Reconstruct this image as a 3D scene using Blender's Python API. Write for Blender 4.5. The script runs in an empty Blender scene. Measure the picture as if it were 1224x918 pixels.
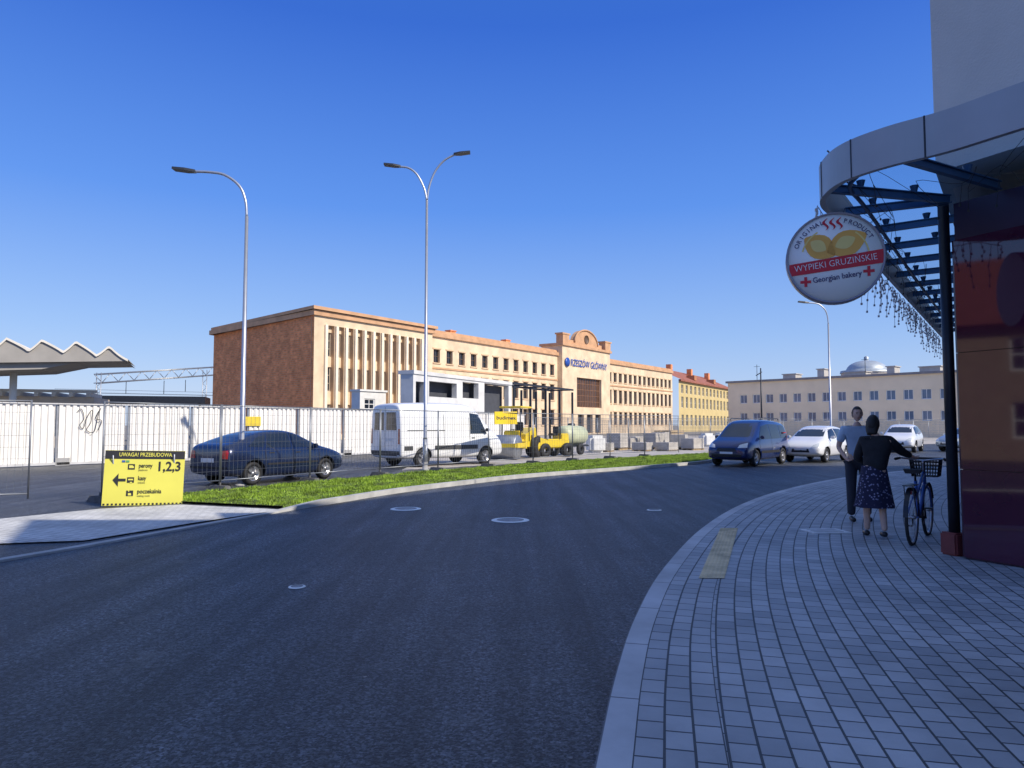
import bpy, bmesh, math, random
from mathutils import Vector, Matrix, geometry
from mathutils.bvhtree import BVHTree
random.seed(4)
sc=bpy.context.scene; COL=sc.collection
sin,cos,pi,rad=math.sin,math.cos,math.pi,math.radians
F=850.;H=1.6;PT=math.atan(49/850)
def ray(px,py):
    x=px-612;y=459-py
    return Vector((x,F*cos(PT)-y*sin(PT),F*sin(PT)+y*cos(PT)))
def G(px,py,z=0.):
    r=ray(px,py);t=(z-H)/r.z
    return Vector((r.x*t,r.y*t,z))
def V(px,py,Y):
    r=ray(px,py);t=Y/r.y
    return Vector((r.x*t,Y,H+r.z*t))
def onplane(O,d,px,py):
    r=ray(px,py);det=r.x*(-d[1])+d[0]*r.y
    t=(O[0]*(-d[1])+d[0]*O[1])/det
    u=((r.x*t-O[0])*d[0]+(r.y*t-O[1])*d[1])/(d[0]**2+d[1]**2)
    return u,H+r.z*t
# ---------- materials
MATS={}
def mat(name,c,r=.6,m=0.,var=.12,scale=2.,bump=0.,bscale=60.,coat=0.,spec=.5,stretch=None,detail=6,rnd=0.):
    if name in MATS: return MATS[name]
    M=bpy.data.materials.new(name);M.use_nodes=True;N=M.node_tree.nodes;L=M.node_tree.links
    b=N['Principled BSDF'];b.inputs['Roughness'].default_value=r;b.inputs['Metallic'].default_value=m
    b.inputs['Coat Weight'].default_value=coat;b.inputs['Specular IOR Level'].default_value=spec
    b.inputs['Coat Roughness'].default_value=.04
    tc=N.new('ShaderNodeTexCoord')
    mp=N.new('ShaderNodeMapping');L.new(tc.outputs['Object'],mp.inputs[0])
    if stretch: mp.inputs['Scale'].default_value=stretch
    n=N.new('ShaderNodeTexNoise');n.inputs['Scale'].default_value=scale;n.inputs['Detail'].default_value=detail
    L.new(mp.outputs[0],n.inputs['Vector'])
    cr=N.new('ShaderNodeValToRGB');L.new(n.outputs['Fac'],cr.inputs[0])
    cr.color_ramp.elements[0].position=.3;cr.color_ramp.elements[1].position=.7
    cr.color_ramp.elements[0].color=[max(0,x*(1-var)) for x in c]+[1]
    cr.color_ramp.elements[1].color=[min(1,x*(1+var)) for x in c]+[1]
    out_=cr.outputs[0]
    if rnd:
        oi=N.new('ShaderNodeObjectInfo');mr=N.new('ShaderNodeMapRange');mr.inputs[3].default_value=1-rnd;mr.inputs[4].default_value=1.;L.new(oi.outputs['Random'],mr.inputs[0])
        vm=N.new('ShaderNodeVectorMath');vm.operation='SCALE';L.new(out_,vm.inputs[0]);L.new(mr.outputs[0],vm.inputs['Scale']);out_=vm.outputs[0]
    L.new(out_,b.inputs['Base Color'])
    if bump:
        n2=N.new('ShaderNodeTexNoise');n2.inputs['Scale'].default_value=bscale;L.new(mp.outputs[0],n2.inputs['Vector'])
        bp=N.new('ShaderNodeBump');bp.inputs['Strength'].default_value=bump;bp.inputs['Distance'].default_value=.02
        L.new(n2.outputs['Fac'],bp.inputs['Height']);L.new(bp.outputs[0],b.inputs['Normal'])
    MATS[name]=M;return M
def brickmat(name,c1,c2,mort,bw,rh,ms=.008,rough=.8,bump=.5,rot=0.,offset=.5,nv=.25,ns=.9,polar=None):
    M=bpy.data.materials.new(name);M.use_nodes=True;N=M.node_tree.nodes;L=M.node_tree.links
    b=N['Principled BSDF'];b.inputs['Roughness'].default_value=rough
    tc=N.new('ShaderNodeTexCoord');mp=N.new('ShaderNodeMapping');L.new(tc.outputs['UV'],mp.inputs[0]);mp.inputs['Rotation'].default_value=(0,0,rot)
    vec=mp.outputs[0]
    if polar: # courses laid concentric with the curved kerb
        cx,cy,R=polar
        sb=N.new('ShaderNodeVectorMath');sb.operation='SUBTRACT';sb.inputs[1].default_value=(cx,cy,0);L.new(tc.outputs['Object'],sb.inputs[0])
        sp=N.new('ShaderNodeSeparateXYZ');L.new(sb.outputs[0],sp.inputs[0])
        at=N.new('ShaderNodeMath');at.operation='ARCTAN2';L.new(sp.outputs['Y'],at.inputs[0])
        ng=N.new('ShaderNodeMath');ng.operation='MULTIPLY';ng.inputs[1].default_value=-1;L.new(sp.outputs['X'],ng.inputs[0]);L.new(ng.outputs[0],at.inputs[1])
        ml_=N.new('ShaderNodeMath');ml_.operation='MULTIPLY';ml_.inputs[1].default_value=R;L.new(at.outputs[0],ml_.inputs[0])
        cz=N.new('ShaderNodeCombineXYZ');L.new(sp.outputs['X'],cz.inputs[0]);L.new(sp.outputs['Y'],cz.inputs[1])
        ln=N.new('ShaderNodeVectorMath');ln.operation='LENGTH';L.new(cz.outputs[0],ln.inputs[0])
        cb=N.new('ShaderNodeCombineXYZ');L.new(ml_.outputs[0],cb.inputs[0]);L.new(ln.outputs['Value'],cb.inputs[1]);vec=cb.outputs[0]
    bt=N.new('ShaderNodeTexBrick');L.new(vec,bt.inputs['Vector'])
    bt.inputs['Scale'].default_value=1;bt.inputs['Brick Width'].default_value=bw;bt.inputs['Row Height'].default_value=rh
    bt.inputs['Mortar Size'].default_value=ms;bt.inputs['Mortar Smooth'].default_value=.15;bt.offset=offset;bt.inputs['Bias'].default_value=0
    bt.inputs['Color1'].default_value=(*c1,1);bt.inputs['Color2'].default_value=(*c2,1);bt.inputs['Mortar'].default_value=(*mort,1)
    n=N.new('ShaderNodeTexNoise');n.inputs['Scale'].default_value=ns;n.inputs['Detail'].default_value=8;L.new(tc.outputs['Object'],n.inputs['Vector'])
    n.inputs['Roughness'].default_value=.65
    mr=N.new('ShaderNodeMapRange');mr.inputs[1].default_value=.3;mr.inputs[2].default_value=.7;mr.inputs[3].default_value=1-nv;mr.inputs[4].default_value=1+nv
    L.new(n.outputs['Fac'],mr.inputs[0])
    mx=N.new('ShaderNodeVectorMath');mx.operation='SCALE';L.new(bt.outputs['Color'],mx.inputs[0]);L.new(mr.outputs[0],mx.inputs['Scale'])
    L.new(mx.outputs[0],b.inputs['Base Color'])
    n2=N.new('ShaderNodeTexNoise');n2.inputs['Scale'].default_value=120;L.new(tc.outputs['Object'],n2.inputs['Vector'])
    ml=N.new('ShaderNodeMath');ml.operation='MULTIPLY_ADD';L.new(bt.outputs['Fac'],ml.inputs[0]);ml.inputs[1].default_value=-1;
    m3=N.new('ShaderNodeMath');m3.operation='MULTIPLY';L.new(n2.outputs['Fac'],m3.inputs[0]);m3.inputs[1].default_value=.3;L.new(m3.outputs[0],ml.inputs[2])
    bp=N.new('ShaderNodeBump');bp.inputs['Strength'].default_value=bump;bp.inputs['Distance'].default_value=.01
    L.new(ml.outputs[0],bp.inputs['Height']);L.new(bp.outputs[0],b.inputs['Normal'])
    MATS[name]=M;return M
# ---------- mesh builder
class MB:
    def __init__(s): s.v=[];s.f=[];s.mi=[];s.sm=[];s.uv={}
    def add(s,vs,fs,mi=0,sm=False,M=None):
        k=len(s.v)
        s.v+=[(M@Vector(p)) if M else Vector(p) for p in vs]
        for f in fs: s.f.append([i+k for i in f]);s.mi.append(mi);s.sm.append(sm)
        return s
    def box(s,c,d,rz=0.,mi=0,M=None,bev=0.):
        x,y,z=[q/2 for q in d]
        R=Matrix.Translation(c)@Matrix.Rotation(rz,4,'Z')
        if M: R=M@R
        if bev>0:
            bm=bmesh.new();bmesh.ops.create_cube(bm,size=1)
            for v in bm.verts: v.co=Vector((v.co.x*2*x,v.co.y*2*y,v.co.z*2*z))
            bmesh.ops.bevel(bm,geom=list(bm.edges),offset=bev,segments=2,affect='EDGES')
            bm.verts.index_update();vs=[v.co.copy() for v in bm.verts];fs=[[v.index for v in f.verts] for f in bm.faces];bm.free()
            return s.add(vs,fs,mi,False,R)
        vs=[(a*x,b*y,e*z) for e in(-1,1) for a,b in((-1,-1),(1,-1),(1,1),(-1,1))]
        return s.add(vs,[(3,2,1,0),(4,5,6,7),(0,1,5,4),(1,2,6,5),(2,3,7,6),(3,0,4,7)],mi,False,R)
    def tube(s,pts,r,n=8,mi=0,M=None,caps=True,sm=True):
        pts=[Vector(p) for p in pts];rs=r if isinstance(r,(list,tuple)) else [r]*len(pts)
        vs=[];up=None
        for i,p in enumerate(pts):
            t=(pts[min(i+1,len(pts)-1)]-pts[max(i-1,0)]).normalized()
            if up is None: up=Vector((0,0,1)) if abs(t.z)<.9 else Vector((1,0,0))
            a=t.cross(up)
            if a.length<1e-4: a=t.cross(Vector((0,1,0)))
            a.normalize();b=a.cross(t).normalized();up=b
            for k in range(n):
                an=2*pi*k/n;vs.append(p+(a*cos(an)+b*sin(an))*rs[i])
        fs=[(i*n+k,i*n+(k+1)%n,(i+1)*n+(k+1)%n,(i+1)*n+k) for i in range(len(pts)-1) for k in range(n)]
        s.add(vs,fs,mi,sm,M)
        if caps:
            k=len(s.v)-len(vs)
            s.f.append([k+i for i in range(n)][::-1]);s.mi.append(mi);s.sm.append(False)
            s.f.append([k+(len(pts)-1)*n+i for i in range(n)]);s.mi.append(mi);s.sm.append(False)
        return s
    def lathe(s,prof,n=20,mi=0,M=None,sm=True,close=False):
        vs=[(r*cos(2*pi*k/n),r*sin(2*pi*k/n),z) for r,z in prof for k in range(n)]
        m=len(prof);rng=range(m if close else m-1)
        fs=[(i*n+k,i*n+(k+1)%n,((i+1)%m)*n+(k+1)%n,((i+1)%m)*n+k) for i in rng for k in range(n)]
        return s.add(vs,fs,mi,sm,M)
    def poly(s,pts,mi=0,M=None,th=0.):
        pts=[Vector(p) for p in pts];tr=geometry.tessellate_polygon([pts])
        s.add(pts,[tuple(t) for t in tr],mi,False,M)
        if th:
            n=len(pts);lo=[p-Vector((0,0,th)) for p in pts]
            s.add(pts+lo,[(i,(i+1)%n,n+(i+1)%n,n+i) for i in range(n)],mi,False,M)
        return s
    def strip(s,a,b,mi=0,uvs=False,z=None):
        k=len(s.f);n=len(a);s.add(list(a)+list(b),[(i,i+1,n+i+1,n+i) for i in range(n-1)],mi)
        if uvs:
            L=0
            for i in range(n-1):
                d=(Vector(a[i+1])-Vector(a[i])).length;w=(Vector(a[i])-Vector(b[i])).length
                s.uv[k+i]=[(L,0),(L+d,0),(L+d,w),(L,w)];L+=d
        return s
    def wall(s,W,u0,u1,z0,z1,ops=(),dep=.3,mi=0,mr=None):
        us=sorted({u0,u1,*[o[0] for o in ops],*[o[1] for o in ops]});zs=sorted({z0,z1,*[o[2] for o in ops],*[o[3] for o in ops]})
        for i in range(len(us)-1):
            for j in range(len(zs)-1):
                a,b,c,d=us[i],us[i+1],zs[j],zs[j+1];mu,mz=(a+b)/2,(c+d)/2
                if any(o[0]<mu<o[1] and o[2]<mz<o[3] for o in ops): continue
                s.add([(a,0,c),(b,0,c),(b,0,d),(a,0,d)],[(0,1,2,3)],mi,False,W)
        for a,b,c,d in ops:
            q=mi if mr is None else mr
            s.add([(a,0,c),(b,0,c),(b,0,d),(a,0,d),(a,dep,c),(b,dep,c),(b,dep,d),(a,dep,d)],[(0,4,5,1),(1,5,6,2),(2,6,7,3),(3,7,4,0)],q,False,W)
        return s
    def text(s,t,size,o,xd,up,mi=0,bold=0.,align='CENTER',width=None):
        cu=bpy.data.curves.new('t','FONT');cu.body=t;cu.size=size;cu.align_x=align;cu.align_y='CENTER';cu.offset=bold;cu.resolution_u=3
        ob=bpy.data.objects.new('t',cu);COL.objects.link(ob);dg=bpy.context.evaluated_depsgraph_get()
        me=bpy.data.meshes.new_from_object(ob.evaluated_get(dg))
        vs=[v.co.copy() for v in me.vertices];fs=[list(p.vertices) for p in me.polygons]
        bpy.data.objects.remove(ob);bpy.data.meshes.remove(me)
        if width and vs:
            w=max(v.x for v in vs)-min(v.x for v in vs)
            for v in vs: v.x*=width/w
        xd=Vector(xd).normalized();up=Vector(up).normalized();n=xd.cross(up)
        R=Matrix((xd,up,n)).transposed().to_4x4();R.translation=Vector(o)
        return s.add(vs,fs,mi,False,R)
    def build(s,name,mats,parent=None,kind=None):
        me=bpy.data.meshes.new(name);me.from_pydata([tuple(v) for v in s.v],[],s.f)
        if not isinstance(mats,(list,tuple)): mats=[mats]
        for m in mats: me.materials.append(m)
        me.polygons.foreach_set('material_index',s.mi);me.polygons.foreach_set('use_smooth',s.sm)
        uv=me.uv_layers.new(name='UVMap')
        for p in me.polygons:
            if p.index in s.uv:
                for li,u in zip(p.loop_indices,s.uv[p.index]): uv.data[li].uv=u
                continue
            n=p.normal
            if abs(n.z)>.8:
                for li in p.loop_indices: c=s.v[me.loops[li].vertex_index];uv.data[li].uv=(c.x,c.y)
            else:
                t=Vector((-n.y,n.x,0)).normalized()
                for li in p.loop_indices: c=s.v[me.loops[li].vertex_index];uv.data[li].uv=(c.dot(t),c.z)
        me.update()
        o=bpy.data.objects.new(name,me);COL.objects.link(o)
        if parent: o.parent=parent
        if kind: o['kind']=kind
        return o
def tag(o,label,cat,group=None):
    o['label']=label;o['category']=cat
    if group:o['group']=group
    return o
def thing(name,label,cat,loc=(0,0,0),rz=0.,group=None):
    o=bpy.data.objects.new(name,None);COL.objects.link(o);o.location=loc;o.rotation_euler=(0,0,rz);o.empty_display_size=.2
    return tag(o,label,cat,group)
def dup(root,loc,rz,label=None):
    r=root.copy();COL.objects.link(r);r.location=loc;r.rotation_euler=(0,0,rz)
    if label:r['label']=label
    for ch in list(root.children):
        c=ch.copy();COL.objects.link(c);c.parent=r
        for g in ch.children:
            d=g.copy();COL.objects.link(d);d.parent=c
    return r
def WM(p0,d):
    d=Vector((d[0],d[1],0)).normalized();n=Vector((d.y,-d.x,0))
    R=Matrix((d,-n,Vector((0,0,1)))).transposed().to_4x4();R.translation=Vector((p0[0],p0[1],0));return R
def smooth(pts,k=6):
    pts=[Vector(p) for p in pts];out=[]
    P=[pts[0]*2-pts[1]]+pts+[pts[-1]*2-pts[-2]]
    for i in range(1,len(P)-2):
        for j in range(k):
            t=j/k;a,b,c,d=P[i-1],P[i],P[i+1],P[i+2]
            out.append(.5*((2*b)+(c-a)*t+(2*a-5*b+4*c-d)*t*t+(3*b-a-3*c+d)*t**3))
    return out+[pts[-1]]
def offset(pts,d):
    o=[]
    for i,p in enumerate(pts):
        t=(pts[min(i+1,len(pts)-1)]-pts[max(i-1,0)]);n=Vector((t.y,-t.x,0)).normalized();o.append(p+n*d)
    return o
def atz(pts,z): return [Vector((p.x,p.y,z)) for p in pts]

glass=mat('window glass',(.018,.026,.04),.06,0,.2,1,spec=.8)
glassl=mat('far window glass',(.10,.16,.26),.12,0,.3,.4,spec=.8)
black=mat('black rubber',(.018,.018,.02),.7,0,.2,8)
blackm=mat('black painted steel',(.02,.024,.034),.4,.2,.2,4)
galv=mat('galvanised steel',(.40,.42,.45),.42,.8,.15,5)
fgalv=mat('fence tube steel',(.26,.28,.31),.45,.7,.15,5)
white=mat('white paint',(.82,.82,.81),.45,0,.04,3)
greym=mat('grey concrete',(.36,.36,.36),.85,0,.15,3,.3)
redp=mat('red lens',(.45,.02,.02),.2,0,.1,3,coat=.5)
lens=mat('lamp lens',(.65,.68,.7),.12,.3,.1,3,coat=.8)
chrome=mat('alloy rim',(.5,.5,.52),.3,.8,.1,4)
# ================= SETTING
def roadmat():
    M=bpy.data.materials.new('asphalt');M.use_nodes=True;N=M.node_tree.nodes;L=M.node_tree.links
    b=N['Principled BSDF'];tc=N.new('ShaderNodeTexCoord')
    def noise(sc_,det=6,st=None,rz=0):
        mp=N.new('ShaderNodeMapping');L.new(tc.outputs['Object'],mp.inputs[0])
        if st: mp.inputs['Scale'].default_value=st;mp.inputs['Rotation'].default_value=(0,0,rz)
        n=N.new('ShaderNodeTexNoise');n.inputs['Scale'].default_value=sc_;n.inputs['Detail'].default_value=det;n.inputs['Roughness'].default_value=.62;L.new(mp.outputs[0],n.inputs['Vector']);return n
    def ramp(n,a,bb,ca,cb):
        r=N.new('ShaderNodeValToRGB');L.new(n.outputs['Fac'],r.inputs[0]);r.color_ramp.elements[0].position=a;r.color_ramp.elements[1].position=bb
        r.color_ramp.elements[0].color=(ca,ca,ca,1);r.color_ramp.elements[1].color=(cb,cb,cb,1);return r
    def mix(a,b2,f,t='MIX'):
        m=N.new('ShaderNodeMix');m.data_type='RGBA';m.blend_type=t
        if isinstance(f,float): m.inputs[0].default_value=f
        else: L.new(f,m.inputs[0])
        L.new(a,m.inputs[6]);L.new(b2,m.inputs[7]);return m.outputs[2]
    base=ramp(noise(.35,8),.3,.7,.022,.052)
    base.color_ramp.elements[0].color=(.020,.023,.028,1);base.color_ramp.elements[1].color=(.049,.053,.061,1)
    st=ramp(noise(1.3,8,(2.2,.12,1),rad(22)),.36,.70,.5,1.9)
    c=mix(base.outputs[0],st.outputs[0],.9,'MULTIPLY')
    gr=ramp(noise(24,5),.38,.62,.5,1.7)
    c=mix(c,gr.outputs[0],.85,'MULTIPLY')
    vz=N.new('ShaderNodeTexVoronoi');vz.inputs['Scale'].default_value=70;L.new(tc.outputs['Object'],vz.inputs['Vector'])
    hs=N.new('ShaderNodeSeparateXYZ');L.new(vz.outputs['Color'],hs.inputs[0])
    r2=N.new('ShaderNodeValToRGB');L.new(hs.outputs['X'],r2.inputs[0]);r2.color_ramp.elements[0].position=.2;r2.color_ramp.elements[0].color=(.4,.4,.4,1);r2.color_ramp.elements[1].position=1.;r2.color_ramp.elements[1].color=(2.9,2.9,2.9,1)
    c=mix(c,r2.outputs[0],.9,'MULTIPLY')
    dust=N.new('ShaderNodeRGB');dust.outputs[0].default_value=(.32,.31,.29,1)
    sp=ramp(noise(9,2),.72,.76,0.,.95);c=mix(c,dust.outputs[0],sp.outputs[0])
    s3=ramp(noise(1.7,10),.59,.80,0.,.35);c=mix(c,dust.outputs[0],s3.outputs[0])
    L.new(c,b.inputs['Base Color']);b.inputs['Roughness'].default_value=.52
    n=noise(60,4);bp=N.new('ShaderNodeBump');bp.inputs['Strength'].default_value=1.;bp.inputs['Distance'].default_value=.02
    L.new(n.outputs['Fac'],bp.inputs['Height']);L.new(bp.outputs[0],b.inputs['Normal']);return M
m=MB();m.add([(-1500,-500,-.03),(1500,-500,-.03),(1500,2500,-.03),(-1500,2500,-.03)],[(0,1,2,3)]);m.build('ground',mat('far dusty ground',(.26,.24,.21),.95,0,.2,.3),kind='structure')
m=MB();m.add([(-60,-30,0),(60,-30,0),(75,78,0),(-30,60,0)],[(0,1,2,3)]);m.build('road',roadmat(),kind='structure')
LK=smooth([G(-420,760),G(-200,706),G(0,672),G(100,655),G(200,637),G(345,611),G(400,602),G(480,589),G(560,579),G(620,572),G(700,565.5),G(780,559.5),G(845,553.5),G(862,548),G(855,543)],5)
kerbm=mat('kerb concrete',(.44,.44,.43),.85,0,.2,2.5,.25)
m=MB();inn=offset(LK,-.14)
hl=[]
for p in LK:
    px=612+850*p.x/p.y; hl.append(.025 if px<330 else min(.11,.025+(px-330)/60*.09))
a=[Vector((p.x,p.y,h)) for p,h in zip(LK,hl)];b=[Vector((p.x,p.y,h)) for p,h in zip(inn,hl)]
m.strip(a,b);m.strip(atz(LK,0),a);m.strip(b,atz(inn,0))
m.build('kerb',kerbm,kind='structure')
pavel=brickmat('left paving blocks',(.52,.52,.51),(.62,.62,.60),(.24,.24,.24),.2,.1,.006,.85,.5,.5)
m=MB();m.poly([G(*q,.02) for q in [(-160,656),(-160,634),(0,620),(120,608),(216,603),(338,609),(230,625),(100,646),(40,648)]]);m.build('pavement',pavel,kind='structure')
gi=[p for p,q in zip(inn,LK) if 612+850*q.x/q.y>345 ]
back=[G(*q) for q in [(845,543),(780,546),(700,551),(600,558),(500,566),(400,575),(300,585),(216,592)]]
gp=[G(338,608)]+gi+back+[G(216,602)]
gp2=[Vector((p.x,p.y,.05)) for p in gp]
m=MB();m.poly(gp2);m.build('verge',mat('soil',(.08,.11,.02),.95,0,.4,3),kind='structure')
tri=[(gp2[a],gp2[b],gp2[c]) for a,b,c in geometry.tessellate_polygon([gp2])]
areas=[geometry.area_tri(*t) for t in tri]
m=MB();vs=[];fs=[]
for t in random.choices(tri,areas,k=90000):
    u,v=random.random(),random.random()
    if u+v>1:u,v=1-u,1-v
    p=t[0]+(t[1]-t[0])*u+(t[2]-t[0])*v
    an=random.random()*pi;h=random.uniform(.02,.06)*(.5+1.0*sin(p.x*1.7+p.y*1.1+sin(p.x*5))**2);w=random.uniform(.006,.014)
    k=len(vs);vs+=[p+Vector((cos(an)*w,sin(an)*w,0)),p-Vector((cos(an)*w,sin(an)*w,0)),p+Vector((random.uniform(-.04,.04),random.uniform(-.04,.04),h))]
    fs.append((k,k+1,k+2))
m.add(vs,fs);g=m.build('grass',mat('grass blades',(.19,.30,.02),.6,0,.7,1.9));g['kind']='stuff';tag(g,'strip of bright green grass between the kerb and the mesh fence','grass')
m=MB();m.poly([G(*q,.006) for q in [(480,562),(600,555),(700,549),(780,545),(850,542),(900,536),(1140,530),(1140,521),(600,521),(520,540)]]);m.build('site_ground',mat('site gravel',(.42,.39,.36),.95,0,.25,.8,.3,20),kind='structure')
# right pavement
RK=smooth([G(640,1900),G(672,1250),G(700,1010),G(716,918),G(737,820),G(760,750),G(793,690),G(838,640),G(882,611),G(928,593),G(985,579),G(1045,570),G(1130,562),G(1260,556)],6)
k1=offset(RK,.16);k2=offset(k1,.42)
A1_,B1_,C1_=G(716,918),G(838,640),G(985,579)
D_=2*(A1_.x*(B1_.y-C1_.y)+B1_.x*(C1_.y-A1_.y)+C1_.x*(A1_.y-B1_.y));qa,qb,qc=[p.x**2+p.y**2 for p in(A1_,B1_,C1_)]
ccx=(qa*(B1_.y-C1_.y)+qb*(C1_.y-A1_.y)+qc*(A1_.y-B1_.y))/D_;ccy=(qa*(C1_.x-B1_.x)+qb*(A1_.x-C1_.x)+qc*(B1_.x-A1_.x))/D_
RR_=math.hypot(A1_.x-ccx,A1_.y-ccy)
kb=brickmat('kerb stones',(.50,.50,.51),(.56,.56,.56),(.18,.18,.19),1.0,3.,.008,.8,.4,0,0)
m=MB();m.strip(atz(RK,.1),atz(k1,.1),0,True);m.strip(atz(RK,0),atz(RK,.1),0,True);m.build('kerb',kb,kind='structure')
pvA=brickmat('border paving',(.34,.35,.365),(.45,.455,.465),(.06,.065,.07),.2,.14,.007,.62,.9,0,.5,.2)
pvB=brickmat('block paving',(.30,.31,.325),(.45,.455,.465),(.055,.06,.065),.2,.14,.007,.6,.9,0,.5,.25,polar=(ccx,ccy,RR_))
m=MB();m.strip(atz(k1,.1),atz(k2,.1),0,True);m.poly(atz(k2,.1)+[Vector((60,29,.1)),Vector((60,-8,.1))],1);m.build('pavement',[pvA,pvB],kind='structure')
tac=MB();q=[G(835,691,.106),G(866,691,.106),G(882,631,.106),G(861,631,.106)]
tac.poly(q)
a_=q[0];ex=(q[1]-q[0]);ey=(q[3]-q[0])
for i in range(6):
    for j in range(34):
        p=a_+ex*((i+.5)/6)+ey*((j+.5)/34);tac.lathe([(.019,0),(.013,.006),(0,.006)],6,0,Matrix.Translation(p))
tac.build('tactile_paving',mat('tan tactile paving',(.66,.53,.32),.85,0,.3,4,.2),kind='structure')
def manhole(px,py,r,label,z=.0):
    p=G(px,py,z);t=thing('manhole_cover',label,'manhole cover',p)
    mm=MB();mm.lathe([(r*1.4,.004),(r*1.35,.010),(r,.012)],32);mm.build('surround',mat('cast concrete ring',(.9,.9,.88),.85,0,.1,6),t)
    mm=MB();mm.lathe([(r*.98,.014),(r*.9,.016),(r*.85,.012),(r*.2,.014),(0,.014)],28);mm.build('lid',mat('cast iron',(.3,.3,.3),.6,.2,.3,12,.4,40),t)
manhole(485,608.5,.21,'round manhole cover with pale ring, nearest the grass kerb')
manhole(610,622,.23,'round manhole cover with pale ring in the middle of the road')
manhole(355,702,.06,'small round valve cover in the left foreground of the road')
manhole(782,610,.1,'small round cover in the road near the curved pavement kerb')
p=G(986,635,.1);t=thing('drain_cover','rectangular pale drain cover set in the block pavement','drain cover',p,.1)
mm=MB();mm.box((0,0,.004),(.56,.42,.012));mm.build('frame',mat('drain concrete',(.72,.72,.71),.85,0,.15,6),t)
mm=MB();mm.box((0,0,.0085),(.4,.28,.012));mm.build('lid',mat('drain lid',(.5,.5,.5),.7,.2,.2,9),t)

# ================= STATION
stucco=mat('ochre stucco',(.68,.49,.31),.9,0,.18,.5,.2,8)
stucco2=mat('pale ochre stone',(.74,.58,.40),.9,0,.18,.6,.2,8)
coping=mat('orange coping',(.58,.34,.19),.8,0,.15,1)
rbrick=brickmat('old red brick',(.90,.33,.12),(.66,.21,.075),(.62,.36,.2),.5,.22,.02,.9,.5,0,.5,.28,.8)
Ya=(14-H)*850/143;Yb=(14-H)*850/68;Yc=(14-H)*850/116
A=V(376,365,Ya);B=V(808,440,Yb);Cc=V(256,392,Yc)
d=Vector((B.x-A.x,B.y-A.y,0)).normalized();rzS=math.atan2(d.y,d.x)
ST=thing('railway_station','long ochre railway station with red brick end wall and tall pillared front','station',(A.x,A.y,0),rzS)
inv=Matrix.Rotation(-rzS,3,'Z')
def SU(px,py): return onplane((A.x,A.y),(d.x,d.y),px,py)
Cl=inv@Vector((Cc.x-A.x,Cc.y-A.y,0))
u1=SU(517,388)[0];u2=SU(672,410)[0];u3=SU(729,425)[0];u4=SU(808,440)[0]
I=Matrix.Identity(4)
def pane_win(parent,W,op,dep,fm,gm,nv=1,nh=1,name='window',sill=None):
    a,b,c,e=op;mm=MB();w=.09
    mm.box(((a+b)/2,dep-.04,c+w/2),(b-a,.08,w),M=W);mm.box(((a+b)/2,dep-.04,e-w/2),(b-a,.08,w),M=W)
    mm.box((a+w/2,dep-.04,(c+e)/2),(w,.08,e-c-2*w),M=W);mm.box((b-w/2,dep-.04,(c+e)/2),(w,.08,e-c-2*w),M=W)
    for i in range(1,nv+1): mm.box((a+(b-a)*i/(nv+1),dep-.04,(c+e)/2),(.06,.07,e-c-2*w),M=W)
    for j in range(1,nh+1): mm.box(((a+b)/2,dep-.045,c+(e-c)*j/(nh+1)),(b-a-2*w,.05,.06),M=W)
    o=mm.build(name,fm,parent)
    mm=MB();mm.add([(a,dep-.02,c),(b,dep-.02,c),(b,dep-.02,e),(a,dep-.02,e)],[(0,1,2,3)],M=W);mm.build('pane',gm,o)
    if sill:
        mm=MB();mm.box(((a+b)/2,-.05,c-.09),(b-a+.3,.14,.14),M=W);mm.build('sill',sill,o)
        mm=MB();mm.box(((a+b)/2,-.04,e+.12),(b-a+.4,.1,.18),M=W);mm.build('lintel',sill,o)
woodf=mat('dark window frame',(.14,.09,.06),.6,0,.2,3)
NP=11;p0=SU(389,400)[0];p1=SU(503,400)[0];step=(p1-p0)/NP
PD=.45
ops=[(p0+i*step+.36,p0+(i+1)*step-.12,.6,12.2) for i in range(NP)]
prow=((1.3,2.5),(5.2,2.6),(8.9,2.6))
m=MB();m.wall(I,0,u1,0,13.1,ops,PD,0,1)
m.wall(Matrix.Translation((0,PD,0)),0,u1,0,13,[(o[0]+.02,o[1]-.02,z,z+h) for o in ops for z,h in prow],.25,0)
m.wall(WM((u1,0),(0,1)),0,8,0,13.1,(),.1)
m.build('portico_wall',[stucco2,stucco],ST)
pframe=mat('pale portico window frame',(.45,.38,.30),.7,0,.1,3)
for o in ops:
    for z,h in prow: pane_win(ST,Matrix.Translation((0,PD,0)),(o[0]+.02,o[1]-.02,z,z+h),.25,pframe,glass,1,2)
for i in range(NP+1):
    m=MB();x=p0+i*step+(.12 if i else .0);m.box((x,-.12,6.3),(.34,.24,11.8))
    m.build('pillar',mat('pale pillar stone',(.9,.78,.60),.9,0,.1,1),ST)  # stone paler than the wall behind
ms=(Vector((0,0,0))-Cl);Ls=ms.length
WS=WM(Cl,ms)
m=MB();m.wall(WS,0,Ls,0,13.1);m.build('brick_end_wall',rbrick,ST)
cn=[(-.5,-.5),(u1+.5,-.5),(u1+.5,12),(Cl.x+12,Cl.y+3),(Cl.x-.5,Cl.y-.1)]
m=MB();m.poly([(x,y,14.0) for x,y in cn],0,None,.35);m.poly([(x*1.0+(.25 if x<2 else -.25),y+(.25 if y<1 else 0),13.62) for x,y in cn],0,None,.55);m.build('cornice',coping,ST)
def rows(ua,ub,n,rws,w):
    o=[];s_=(ub-ua)/n
    for i in range(n):
        x=ua+(i+.5)*s_
        for z,h in rws: o.append((x-w/2,x+w/2,z,z+h))
    return o
R2=((1.6,2.4),(5.6,2.5),(9.6,1.7))
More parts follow.
